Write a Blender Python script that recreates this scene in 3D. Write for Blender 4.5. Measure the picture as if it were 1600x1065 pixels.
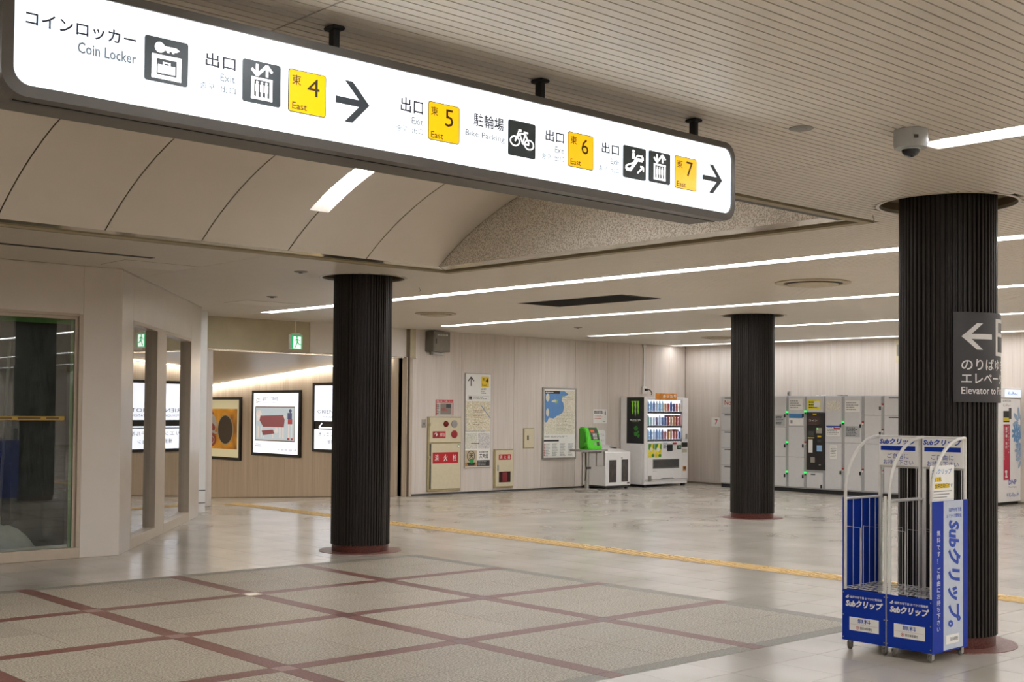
import bpy, bmesh, math, random
from mathutils import Vector, Matrix
random.seed(7)
R_ = math.radians
sc = bpy.context.scene
for o in list(bpy.data.objects): bpy.data.objects.remove(o)

# ------------------------------------------------------------------ camera
CAM_H = 1.5
FPX, YAW, PIT, ROL, SHY = 1929.09, 0.73614, 0.024764, -0.00927, 61.465
_fw = Vector((math.sin(YAW)*math.cos(PIT), math.cos(YAW)*math.cos(PIT), math.sin(PIT)))
_r0 = Vector((math.cos(YAW), -math.sin(YAW), 0)); _d0 = -_r0.cross(_fw)
_c, _s = math.cos(ROL), math.sin(ROL)
_rt = _c*_r0 + _s*_d0; _dn = -_s*_r0 + _c*_d0
CPOS = Vector((0, 0, CAM_H))
cam = bpy.data.objects.new('camera', bpy.data.cameras.new('camera'))
sc.collection.objects.link(cam); sc.camera = cam
cam.data.sensor_width = 36; cam.data.lens = FPX/1600*36; cam.data.shift_y = SHY/1600
cam.data.clip_start = .05; cam.data.clip_end = 200
m = Matrix((_rt, -_dn, -_fw)).transposed().to_4x4(); m.translation = CPOS; cam.matrix_world = m

# ------------------------------------------------------------------ light and exposure
w = bpy.data.worlds.new('world'); sc.world = w; w.use_nodes = True
w.node_tree.nodes['Background'].inputs[0].default_value = (1, .97, .92, 1)
w.node_tree.nodes['Background'].inputs[1].default_value = .10
sc.view_settings.view_transform = 'Standard'; sc.view_settings.look = 'None'
sc.view_settings.gamma = 1; sc.view_settings.use_curve_mapping = False
sc.view_settings.exposure = 0.0
STRIP = 25.5          # ceiling light strips
VAULT = 34.0          # lamp slots in the vault
SIGNL = 1.75         # lit sign face
COVE = 16.0           # passage cove light and the added left fill lamps
sc.cycles.max_bounces = 8; sc.cycles.diffuse_bounces = 5; sc.cycles.glossy_bounces = 4
sc.cycles.transparent_max_bounces = 12; sc.cycles.transmission_bounces = 6
sc.cycles.use_denoising = True; sc.cycles.sample_clamp_indirect = 6
sc.cycles.caustics_reflective = False; sc.cycles.caustics_refractive = False

# ------------------------------------------------------------------ pixel helpers
def ray(px, py):
    return _rt*((px-800)/FPX) + _dn*((py-532.5-SHY)/FPX) + _fw
def project(p):
    q = Vector(p)-CPOS; z = q.dot(_fw)
    if z <= .01: return None
    return 800+FPX*q.dot(_rt)/z, 532.5+SHY+FPX*q.dot(_dn)/z
class Frame:
    """a vertical working plane: local x to the right, y into the wall, z up"""
    def __init__(s, org, rz=0):
        s.o = Vector(org); s.rz = rz
        s.u = Vector((math.cos(rz), math.sin(rz), 0)); s.v = Vector((-math.sin(rz), math.cos(rz), 0))
    def at(s, px, py, d=0):
        r = ray(px, py); t = ((s.o-CPOS).dot(s.v)+d)/r.dot(s.v)
        p = CPOS+r*t-s.o
        return p.dot(s.u), p.z
    def rect(s, x0, y0, x1, y1, d=0):
        a, zt = s.at(x0, y0, d); b, zb = s.at(x1, y1, d)
        return a, b, zb, zt
    def world(s, x, y, z):
        return s.o+s.u*x+s.v*y+Vector((0, 0, z))

# ------------------------------------------------------------------ materials
def lin(c):
    return tuple((v/12.92 if v <= .04045 else ((v+.055)/1.055)**2.4) for v in c)
def col(h):
    if isinstance(h, str):
        h = h.lstrip('#'); h = [int(h[i:i+2], 16)/255 for i in (0, 2, 4)]
    return lin(h)+(1,)
MATS = {}
def nt(name):
    m = bpy.data.materials.new(name); m.use_nodes = True
    t = m.node_tree; b = t.nodes['Principled BSDF']
    return m, t, b, t.nodes.new, t.links.new
def mix_cols(t, fac, a, b):
    n = t.nodes.new('ShaderNodeMix'); n.data_type = 'RGBA'
    n.inputs['A'].default_value = a; n.inputs['B'].default_value = b
    t.links.new(fac, n.inputs['Factor']); return n.outputs['Result']
def ramp(t, fac, stops):
    n = t.nodes.new('ShaderNodeValToRGB'); e = n.color_ramp.elements
    while len(e) < len(stops): e.new(.5)
    for el, (p, c) in zip(e, stops): el.position = p; el.color = c
    t.links.new(fac, n.inputs[0]); return n.outputs['Color']
def texco(t, kind='Object', scale=(1, 1, 1)):
    c = t.nodes.new('ShaderNodeTexCoord'); mp = t.nodes.new('ShaderNodeMapping')
    mp.inputs['Scale'].default_value = scale; t.links.new(c.outputs[kind], mp.inputs[0]); return mp.outputs[0]
def posco(t, scale=(1, 1, 1)):
    c = t.nodes.new('ShaderNodeNewGeometry'); mp = t.nodes.new('ShaderNodeMapping')
    mp.inputs['Scale'].default_value = scale; t.links.new(c.outputs['Position'], mp.inputs[0]); return mp.outputs[0]
def noise(t, vec, scale, detail=3, rough=.55):
    n = t.nodes.new('ShaderNodeTexNoise'); n.inputs['Scale'].default_value = scale
    n.inputs['Detail'].default_value = detail; n.inputs['Roughness'].default_value = rough
    t.links.new(vec, n.inputs['Vector']); return n.outputs['Fac']
def shade(c, f): return tuple(min(1, v*f) for v in c[:3])+(1,)
def plain(key, h, rough=.5, metal=0, var=.06, scale=14, bump=0, spec=.5):
    if key in MATS: return MATS[key]
    m, t, b, N, L = nt(key); c = col(h)
    f = noise(t, posco(t), scale)
    L(ramp(t, f, [(.3, shade(c, 1-var)), (.7, shade(c, 1+var))]), b.inputs['Base Color'])
    b.inputs['Roughness'].default_value = rough; b.inputs['Metallic'].default_value = metal
    b.inputs['Specular IOR Level'].default_value = spec
    if bump:
        bp = N('ShaderNodeBump'); bp.inputs['Strength'].default_value = bump; bp.inputs['Distance'].default_value = .01
        L(f, bp.inputs['Height']); L(bp.outputs[0], b.inputs['Normal'])
    MATS[key] = m; return m
def emis(key, h, strength, noisy=0):
    if key in MATS: return MATS[key]
    m, t, b, N, L = nt(key); c = col(h)
    f = noise(t, posco(t), 3)
    cc = ramp(t, f, [(.3, shade(c, 1-noisy)), (.7, c)])
    L(cc, b.inputs['Emission Color']); b.inputs['Emission Strength'].default_value = strength
    b.inputs['Base Color'].default_value = shade(c, .6); b.inputs['Roughness'].default_value = .3
    MATS[key] = m; return m
def glassmat(key, tint='#dfe6e2', f0=.06, rough=.02, refl=1.0):
    m, t, b, N, L = nt(key); t.nodes.remove(b)
    out = t.nodes['Material Output']; tr = N('ShaderNodeBsdfTransparent'); gl = N('ShaderNodeBsdfGlossy'); mx = N('ShaderNodeMixShader')
    fr = N('ShaderNodeFresnel'); fr.inputs[0].default_value = 1.52
    mu = N('ShaderNodeMath'); mu.operation = 'MULTIPLY_ADD'; mu.inputs[1].default_value = refl; mu.inputs[2].default_value = f0; mu.use_clamp = True
    L(fr.outputs[0], mu.inputs[0]); L(mu.outputs[0], mx.inputs[0])
    tr.inputs[0].default_value = col(tint); gl.inputs[0].default_value = (1, 1, 1, 1); gl.inputs['Roughness'].default_value = rough
    L(tr.outputs[0], mx.inputs[1]); L(gl.outputs[0], mx.inputs[2]); L(mx.outputs[0], out.inputs[0])
    return m

def mat_grain(key, h1, h2, axis='z'):
    """wall panel laminate with fine vertical streaks"""
    m, t, b, N, L = nt(key)
    v = posco(t, (38, 38, .9)); f = noise(t, v, 1.0, 4, .62)
    v2 = posco(t, (7, 7, .25)); f2 = noise(t, v2, 1.0, 2)
    ad = N('ShaderNodeMath'); ad.operation = 'MULTIPLY_ADD'; ad.inputs[1].default_value = .6
    L(f, ad.inputs[0]); mu = N('ShaderNodeMath'); mu.operation = 'MULTIPLY'; mu.inputs[1].default_value = .4; L(f2, mu.inputs[0]); L(mu.outputs[0], ad.inputs[2])
    L(ramp(t, ad.outputs[0], [(.36, col(h2)), (.62, col(h1))]), b.inputs['Base Color'])
    b.inputs['Roughness'].default_value = .42; b.inputs['Specular IOR Level'].default_value = .35
    MATS[key] = m; return m
def mat_granite(key, stops, rough, scale=420, big=.08):
    m, t, b, N, L = nt(key)
    v = posco(t); f = noise(t, v, scale, 4, .85)
    c = ramp(t, f, stops)
    f2 = noise(t, v, 1.6, 3)
    oi = N('ShaderNodeObjectInfo')
    ad = N('ShaderNodeMath'); ad.operation = 'MULTIPLY_ADD'; ad.inputs[1].default_value = .10; ad.inputs[2].default_value = .95-big/2
    L(oi.outputs['Random'], ad.inputs[0])
    ad2 = N('ShaderNodeMath'); ad2.operation = 'MULTIPLY_ADD'; ad2.inputs[1].default_value = big; L(f2, ad2.inputs[0]); L(ad.outputs[0], ad2.inputs[2])
    hs = N('ShaderNodeHueSaturation'); L(c, hs.inputs['Color']); L(ad2.outputs[0], hs.inputs['Value'])
    L(hs.outputs[0], b.inputs['Base Color'])
    b.inputs['Specular IOR Level'].default_value = .3
    rr = N('ShaderNodeMapRange'); rr.inputs['To Min'].default_value = rough*.8; rr.inputs['To Max'].default_value = rough*1.25
    L(f2, rr.inputs['Value']); L(rr.outputs[0], b.inputs['Roughness'])
    MATS[key] = m; return m
PITCH = .43; TX0, TY0 = 7.92, 4.02
def mat_floor():
    m, t, b, N, L = nt('pale_floor_tile')
    g = N('ShaderNodeNewGeometry'); mp = N('ShaderNodeMapping'); mp.inputs['Location'].default_value = (-TX0/PITCH+200, -TY0/PITCH+200, 0); mp.inputs['Scale'].default_value = (1/PITCH, 1/PITCH, 0)
    L(g.outputs['Position'], mp.inputs[0])
    fl = N('ShaderNodeVectorMath'); fl.operation = 'FLOOR'; L(mp.outputs[0], fl.inputs[0])
    wn = N('ShaderNodeTexWhiteNoise'); wn.noise_dimensions = '3D'; L(fl.outputs[0], wn.inputs['Vector'])
    v = posco(t); f = noise(t, v, 1.3, 1); f3 = noise(t, v, 6, 1)
    c = ramp(t, f, [(.3, col('#a09788')), (.7, col('#ada598'))])
    k = N('ShaderNodeMath'); k.operation = 'MULTIPLY_ADD'; k.inputs[1].default_value = .05; k.inputs[2].default_value = .95; L(wn.outputs['Value'], k.inputs[0])
    k2 = N('ShaderNodeMath'); k2.operation = 'MULTIPLY_ADD'; k2.inputs[1].default_value = .03; L(f3, k2.inputs[0]); L(k.outputs[0], k2.inputs[2])
    hs = N('ShaderNodeHueSaturation'); L(c, hs.inputs['Color']); L(k2.outputs[0], hs.inputs['Value']); L(hs.outputs[0], b.inputs['Base Color'])
    rr = N('ShaderNodeMapRange'); rr.inputs['To Min'].default_value = .17; rr.inputs['To Max'].default_value = .25
    L(f, rr.inputs['Value']); L(rr.outputs[0], b.inputs['Roughness'])
    b.inputs['Specular IOR Level'].default_value = .7
    MATS['floor'] = m; return m
M_FLOOR = mat_floor()
M_GRAN = mat_granite('speckled_granite', [(.39, col('#4e473b')), (.5, col('#938976')), (.61, col('#beb4a2'))], .45, 80)
M_RED = mat_granite('red_granite', [(.36, col('#40231c')), (.5, col('#69423700'[:7])), (.64, col('#836055'))], .4, 80)
M_DRED = mat_granite('dark_red_granite', [(.36, col('#2c120d')), (.5, col('#53261e')), (.64, col('#673c31'))], .34, 80)
M_GREY = mat_granite('grey_granite', [(.36, col('#4a453a')), (.5, col('#747061')), (.64, col('#8f8979'))], .42, 80)
M_GROUT = plain('floor_joint', '#8f8777', .8)
M_PLANK = plain('ceiling_plank', '#dad1c3', .42, 0, .02, 5)
M_GAP = plain('plank_gap', '#6b5f49', .9)
M_CEILP = plain('ceiling_plaster', '#b9ad97', .6, 0, .03)
M_GRAIN = mat_grain('wall_laminate', '#d2c8bd', '#c4b8ab')
M_GRAIN2 = mat_grain('wall_laminate_warm', '#c8bbab', '#b1a18e')
M_STORE = plain('storefront_panel', '#d2c9bd', .42, .0, .02, 4)
M_SATIN = plain('satin_panel', '#cac1b5', .32, .35, .03, 4)
M_FRAMEB = plain('beige_frame', '#b6a894', .4, .1, .03)
M_TRIM = plain('coffer_olive', '#9a8c6a', .5, 0, .03)
M_METAL = plain('polished_trim', '#c9c0b0', .12, .9, .03)
M_VAULT = plain('vault_panel', '#dad0c1', .55, 0, .015, 3)
M_BLACK = plain('matte_black', '#161616', .6)
M_DARK = plain('dark_grey', '#3a3a38', .5)
M_DKMET = plain('dark_metal', '#403c38', .35, .4)
M_WHITE = plain('white_paint', '#dcdad4', .35, 0, .02)
M_WHITE2 = plain('white_steel', '#e2dfda', .3, 0, .02)
M_STEEL = plain('brushed_steel', '#a9a59c', .3, .8)
M_GREYP = plain('grey_paint', '#8f8b84', .45)
M_CREAM = plain('cream_enamel', '#cbbf9f', .42, 0, .04)
M_CREAMD = plain('cream_edge', '#a09168', .5)
M_SIGNRED = plain('sign_red', '#b3131c', .45)
M_PAPER = plain('paper_white', '#e3e0d8', .6, 0, .02)
M_INK = plain('ink', '#23211f', .6)
M_INKG = plain('ink_grey', '#8b8a86', .6)
M_BLUE = plain('rack_blue', '#062e8e', .4, 0, .03, spec=.2)
M_BLUEINK = plain('ink_blue', '#173f9c', .5)
M_REDINK = plain('ink_red', '#b42a2e', .5)
M_YEL = plain('print_yellow', '#e6c218', .5)
M_GRNP = plain('phone_green', '#4cc21c', .3)
M_GRNT = plain('masking_tape_green', '#5f8a45', .6)
M_GRND = plain('print_green', '#2c8d46', .5)
M_WHEEL = plain('caster_rubber', '#6e6a60', .6)
M_WIRE = plain('white_wire', '#d2cfc8', .35)
M_GLASS = glassmat('window_glass', '#e6ece8', .10, .01, 1.0)

# ------------------------------------------------------------------ mesh helpers
COL = sc.collection
OFF = {}
class MB:
    def __init__(s): s.bm = bmesh.new()
    def box(s, x0, x1, y0, y1, z0, z1, bev=0, seg=1):
        x0, x1 = sorted((x0, x1)); y0, y1 = sorted((y0, y1)); z0, z1 = sorted((z0, z1))
        r = bmesh.ops.create_cube(s.bm, size=1, matrix=Matrix.Translation(((x0+x1)/2, (y0+y1)/2, (z0+z1)/2)) @ Matrix.Diagonal((x1-x0, y1-y0, z1-z0, 1)))
        if bev:
            vs = set(r['verts']); es = [e for e in s.bm.edges if e.verts[0] in vs and e.verts[1] in vs]
            bmesh.ops.bevel(s.bm, geom=es, offset=min(bev, (x1-x0)*.45, (y1-y0)*.45, (z1-z0)*.45), segments=seg, affect='EDGES', profile=.5)
        return s
    def prism(s, pts, y0, y1):
        """closed outline in x,z pushed from y0 to y1"""
        a = [s.bm.verts.new((x, y0, z)) for x, z in pts]; b = [s.bm.verts.new((x, y1, z)) for x, z in pts]
        n = len(pts); s.bm.faces.new(a); s.bm.faces.new(b[::-1])
        for i in range(n): s.bm.faces.new((a[i], b[i], b[(i+1) % n], a[(i+1) % n]))
        return s
    def poly(s, pts3):
        s.bm.faces.new([s.bm.verts.new(p) for p in pts3]); return s
    def lathe(s, prof, c=(0, 0, 0), seg=32, axis='z', a0=0, a1=2*math.pi):
        """profile of (radius, height) turned round an axis"""
        full = abs(a1-a0-2*math.pi) < 1e-6; n = seg if full else seg+1; rows = []
        for r, h in prof:
            row = []
            for i in range(n):
                a = a0+(a1-a0)*i/seg; x, y = r*math.cos(a), r*math.sin(a)
                p = {'z': (x, y, h), 'y': (x, h, y), 'x': (h, x, y)}[axis]
                row.append(s.bm.verts.new((p[0]+c[0], p[1]+c[1], p[2]+c[2])))
            rows.append(row)
        for ra, rb in zip(rows, rows[1:]):
            for i in range(n if full else n-1):
                j = (i+1) % n
                s.bm.faces.new((ra[i], ra[j], rb[j], rb[i]))
        return s
    def cyl(s, p0, p1, r, seg=12):
        return s.tube([p0, p1], r, seg)
    def tube(s, pts, r, seg=8, closed=False):
        pts = [Vector(p) for p in pts]; rows = []; n = len(pts); up = None
        for i, p in enumerate(pts):
            d = ((pts[(i+1) % n] if closed or i < n-1 else p)-(pts[i-1] if closed or i > 0 else p)).normalized()
            if up is None:
                up = Vector((0, 0, 1)) if abs(d.z) < .9 else Vector((1, 0, 0))
            a = d.cross(up).normalized(); b = a.cross(d).normalized(); up = b
            rows.append([s.bm.verts.new(p+a*(r*math.cos(2*math.pi*k/seg))+b*(r*math.sin(2*math.pi*k/seg))) for k in range(seg)])
        for ra, rb in zip(rows, rows[1:]+([rows[0]] if closed else [])):
            for k in range(seg): s.bm.faces.new((ra[k], ra[(k+1) % seg], rb[(k+1) % seg], rb[k]))
        if not closed: s.bm.faces.new(rows[0][::-1]); s.bm.faces.new(rows[-1])
        return s
    def disc(s, cx, cz, r, y0, y1, seg=20, ry=None):
        ry = ry or r
        return s.prism([(cx+r*math.cos(2*math.pi*i/seg), cz+ry*math.sin(2*math.pi*i/seg)) for i in range(seg)], y0, y1)
def rrect(x0, x1, z0, z1, r, seg=5):
    pts = []
    for cx, cz, a in ((x1-r, z1-r, 0), (x0+r, z1-r, 90), (x0+r, z0+r, 180), (x1-r, z0+r, 270)):
        for i in range(seg+1):
            t = R_(a+90*i/seg); pts.append((cx+r*math.cos(t), cz+r*math.sin(t)))
    return pts
def smooth_mesh(me, ang=35):
    me.shade_smooth() if hasattr(me, 'shade_smooth') else None
    try: me.set_sharp_from_angle(angle=R_(ang))
    except Exception: pass
def put(name, me, mat, parent=None):
    o = bpy.data.objects.new(name, me); COL.objects.link(o)
    if mat is not None and not me.materials: me.materials.append(mat)
    if parent is not None: o.parent = parent; OFF[o.name] = OFF.get(parent.name, (0, 0, 0))
    return o
def part(name, mb, mat, parent=None, smooth=False, label=None, off=None):
    bm = mb.bm; bmesh.ops.recalc_face_normals(bm, faces=bm.faces)
    of = off or (OFF.get(parent.name, (0, 0, 0)) if parent is not None else (0, 0, 0))
    if of != (0, 0, 0): bmesh.ops.translate(bm, vec=(-of[0], -of[1], -of[2]), verts=bm.verts)
    me = bpy.data.meshes.new(name); bm.to_mesh(me); bm.free()
    if smooth: smooth_mesh(me)
    o = put(name, me, mat, parent)
    if label: o['label'] = label
    return o
def tag(o, label, cat, group=None):
    o['label'] = label; o['category'] = cat
    if group: o['group'] = group
    return o
def thing(name, label, cat, F=None, base=(0, 0, 0), group=None):
    """Empty at the thing's base; its parts are built in F's coordinates"""
    F = F or Frame((0, 0, 0))
    e = bpy.data.objects.new(name, None); COL.objects.link(e); e.empty_display_size = .1
    e.location = F.world(*base); e.rotation_euler = (0, 0, F.rz); OFF[e.name] = tuple(base)
    return tag(e, label, cat, group)
def struct(name, mb, mat, label=None):
    o = part(name, mb, mat); o['kind'] = 'structure'
    if label: o['label'] = label
    return o
def root_struct(name, F, base=(0, 0, 0), label=None):
    e = bpy.data.objects.new(name, None); COL.objects.link(e); e.location = F.world(*base); e.rotation_euler = (0, 0, F.rz)
    OFF[e.name] = tuple(base); e['kind'] = 'structure'
    if label: e['label'] = label
    return e
_TXT = {}
def text_mesh(body, shear=0, bold=0, vertical=False):
    k = (body, shear, bold, vertical)
    if k in _TXT: return _TXT[k]
    cu = bpy.data.curves.new('t', 'FONT'); cu.body = '\n'.join(body) if vertical else body
    cu.resolution_u = 4 if body[0] in 'のエE' and len(body) > 4 else 2; cu.shear = shear; cu.offset = bold; cu.space_line = 1.12 if vertical else 1
    if vertical: cu.align_x = 'CENTER'
    ob = bpy.data.objects.new('t', cu); COL.objects.link(ob)
    dg = bpy.context.evaluated_depsgraph_get()
    me = bpy.data.meshes.new_from_object(ob.evaluated_get(dg), depsgraph=dg)
    bpy.data.objects.remove(ob)
    vs = [(v.co.x, v.co.y) for v in me.vertices]; fs = [tuple(p.vertices) for p in me.polygons]
    bpy.data.meshes.remove(me); _TXT[k] = (vs, fs); return vs, fs
def text(body, x0, x1, z0, z1, y, mat, parent, name='lettering', shear=0, bold=0, vertical=False, bend=None, rot=0, keep=None):
    vs, fs = text_mesh(body, shear, bold, vertical)
    if not vs: return None
    if rot == 90: vs = [(v[1], -v[0]) for v in vs]       # reading downwards
    ax = min(v[0] for v in vs); bx = max(v[0] for v in vs); az = min(v[1] for v in vs); bz = max(v[1] for v in vs)
    sx = (x1-x0)/(bx-ax or 1); sz = (z1-z0)/(bz-az or 1)
    if keep == 'left': sx = sz
    of = OFF.get(parent.name, (0, 0, 0))
    P = [(x0+(v[0]-ax)*sx, y, z0+(v[1]-az)*sz) for v in vs]
    if bend: P = [bend(p) for p in P]
    me = bpy.data.meshes.new(name); me.from_pydata([(p[0]-of[0], p[1]-of[1], p[2]-of[2]) for p in P], [], fs); me.update()
    return put(name, me, mat, parent)
def ptext(F, body, xl, yt, yb, xr, yr, mat, parent, d=-.002, **k):
    """text fitted to its place on plane F"""
    x0, zt = F.at(xl, yt, 0); _, zb = F.at(xl, yb, 0); x1, _ = F.at(xr, yr, 0)
    return text(body, x0, x1, zb, zt, d, mat, parent, **k)
def lines(parent, x0, x1, z0, z1, y, n, mat, name='small_print', fill=.45, ragged=.35):
    mb = MB(); h = (z1-z0)/n
    for i in range(n):
        z = z1-(i+.5)*h; x = x0; end = x0+(x1-x0)*(1-random.random()*ragged)
        while x < end-.004:
            l = min(end-x, (x1-x0)*random.uniform(.06, .2)); mb.poly([(x, y, z-h*fill/2), (x+l, y, z-h*fill/2), (x+l, y, z+h*fill/2), (x, y, z+h*fill/2)]); x += l+(x1-x0)*.03
    o = part(name, mb, mat, parent); o['kind'] = 'stuff'; return o

# =================================================================== SETTING
H = 2.91
YN = -24.0                                    # far end of the concourse, behind the viewer
YC, XD, YS = 17.2, 20.62, 12.0
GX1, GY0, GY1 = 7.92, 4.80, 10.22            # granite field
STRIPS = [(-4.7, 3.33), (-1.15, 3.33), (2.4, 3.33), (5.95, 3.33), (9.5, 15.9), (13.06, 16.1), (16.6, 16.15), (20.1, 17.1)]
SW = .105
PILL = [(7.69, 10.88), (14.55, 10.88), (7.68, 4.15)]
PR, HOLE = .313, .44
A0 = Vector((5.5, 12.0)); AU = Vector((.612, .791)).normalized(); ALEN = 4.61
A1 = A0+AU*ALEN

# ---- floor
fl = MB(); fl.box(-6, XD+.2, YN, 17.3, -.15, -.006)
FLOOR = struct('floor', fl, M_GROUT, 'polished pale tile floor with a speckled granite field crossed by red bands')
def slab_mesh(name, sx, sy, th=.02, bev=.0015):
    mb = MB(); mb.box(-sx/2, sx/2, -sy/2, sy/2, -th, 0)
    me = bpy.data.meshes.new(name); mb.bm.to_mesh(me); mb.bm.free(); return me
def in_shop(x, y):
    if y < 11.9: return False
    if y < 12.0+.3 and x < 5.5: return True
    p = Vector((x, y))-A0; return x < A1.x+.4 and (p.x*AU.y-p.y*AU.x) < 0 or (y > 12 and x < 5.5)
def visible(x, y, z, mar=60):
    p = project((x, y, z)); return p is not None and -mar < p[0] < 1600+mar and -mar < p[1] < 1065+mar
tiles = []
i0, i1 = int((-6-TX0)/PITCH), int((XD-TX0)/PITCH)+1
for i in range(i0, i1):
    for j in range(int((YN-TY0)/PITCH), int((17.2-TY0)/PITCH)+1):
        x0, x1 = TX0+i*PITCH, TX0+(i+1)*PITCH; y0, y1 = TY0+j*PITCH, TY0+(j+1)*PITCH
        x0, x1 = max(x0, -6), min(x1, XD); y0, y1 = max(y0, YN), min(y1, 17.2)
        if x1-x0 < .02 or y1-y0 < .02: continue
        pcs = [(x0, x1, y0, y1)]
        if x0 < GX1-.001:                                   # trim against the granite field
            if y0 >= GY0 and y1 <= GY1: continue
            if y0 < GY0 < y1: pcs = [(x0, x1, y0, GY0)]
            elif y0 < GY1 < y1: pcs = [(x0, x1, GY1, y1)]
        for q in pcs:
            cx, cy = (q[0]+q[1])/2, (q[2]+q[3])/2
            if all(in_shop(u, v) for u in q[:2] for v in q[2:]) or q[3]-q[2] < .02: continue
            tiles.append((math.hypot(cx, cy), q))
tiles.sort(key=lambda t: t[0])
cache = {}; rest = MB(); n = 0; G = .0018
for d, q in tiles:
    cx, cy = (q[0]+q[1])/2, (q[2]+q[3])/2; sx, sy = round(q[1]-q[0]-2*G, 4), round(q[3]-q[2]-2*G, 4)
    if n < 300 and visible(cx, cy, 0, 20):
        k = (sx, sy)
        if k not in cache: cache[k] = slab_mesh('floor_tile', sx, sy)
        o = put('floor_tile', cache[k], M_FLOOR, FLOOR); o.location = (cx, cy, 0); n += 1
    else:
        g2 = .001 if d > 12 else 0; sx += 2*g2; sy += 2*g2
        rest.poly([(cx-sx/2, cy-sy/2, 0), (cx+sx/2, cy-sy/2, 0), (cx+sx/2, cy+sy/2, 0), (cx-sx/2, cy+sy/2, 0)])
o = part('floor_tiles_beyond', rest, M_FLOOR, FLOOR); o['kind'] = 'stuff'
# granite field
BX = [7.855-1.3317*k for k in range(7)]; BY = [10.155, 8.835, 7.515, 6.195, 4.865]; BW = .13
def fslab(name, x0, x1, y0, y1, mat):
    k = (name, round(x1-x0, 4), round(y1-y0, 4))
    if k not in cache: cache[k] = slab_mesh(name, x1-x0-.003, y1-y0-.003); cache[k].materials.append(mat)
    o = put(name, cache[k], None, FLOOR); o.location = ((x0+x1)/2, (y0+y1)/2, 0); return o
M_MUTED = mat_granite('muted_red_granite', [(.36, col('#5c4038')), (.5, col('#86665b')), (.64, col('#9c8278'))], .36, 80)
for a in range(len(BX)):
    for b in range(len(BY)):
        x, y = BX[a], BY[b]; edge = a == 0 or b in (0, 4)
        k = (a*7+b*3) % 5
        cm = M_RED if edge or a > 2 else M_DRED
        if (a, b) == (2, 1): cm = plain('highlight_crossing', '#d8cdb8', .2)  # white highlight on this crossing painted into the tile colour
        if a == 0 and b in (0, 4): cm = M_GREY
        nm = 'crossing_tile_highlight' if (a, b) == (2, 1) else ('crossing_tile_dark' if cm is M_DRED else 'crossing_tile')
        if cm is M_GREY: nm = 'border_corner'
        elif cm is M_RED and not edge: nm = 'crossing_tile_muted'; cm = M_MUTED
        fslab(nm, x-BW/2, x+BW/2, y-BW/2, y+BW/2, cm)
        if a+1 < len(BX):                                     # band running along x
            fslab('border_tile' if b in (0, 4) else 'red_band', BX[a+1]+BW/2, x-BW/2, y-BW/2, y+BW/2, M_GREY if b in (0, 4) else M_RED)
        if b+1 < len(BY):
            fslab('border_tile' if a == 0 else 'red_band', x-BW/2, x+BW/2, BY[b+1]+BW/2, y-BW/2, M_GREY if a == 0 else M_RED)
        if a+1 < len(BX) and b+1 < len(BY):
            xa, xb, ya, yb = BX[a+1]+BW/2, x-BW/2, BY[b+1]+BW/2, y-BW/2; xm, ym = (xa+xb)/2, (ya+yb)/2
            for (p, q) in ((xa, xm), (xm, xb)):
                for (r, s_) in ((ya, ym), (ym, yb)): fslab('granite_tile', p, q, r, s_, M_GRAN)
# tactile paving
M_TACT = plain('tactile_yellow', '#bf9f62', .55, 0, .08, 9)
mb = MB(); mb.box(-.15, .15, -.1485, .1485, -.01, .003)
for k in range(4): mb.box(-.12+k*.066, -.08+k*.066, -.14, .14, .003, .007)
tm = bpy.data.meshes.new('tactile_tile'); mb.bm.to_mesh(tm); mb.bm.free(); tm.materials.append(M_TACT)
for k in range(72):
    y = -3.4+k*.3
    if y < 17.4: o = put('tactile_tile', tm, None, FLOOR); o.location = (9.86, y, .0005)
mb = MB(); mb.box(9.69, 9.70, -3.5, 17.3, -.001, .0008); mb.box(10.02, 10.03, -3.5, 17.3, -.001, .0008)
part('tactile_joint', mb, M_DARK, FLOOR)

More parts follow.
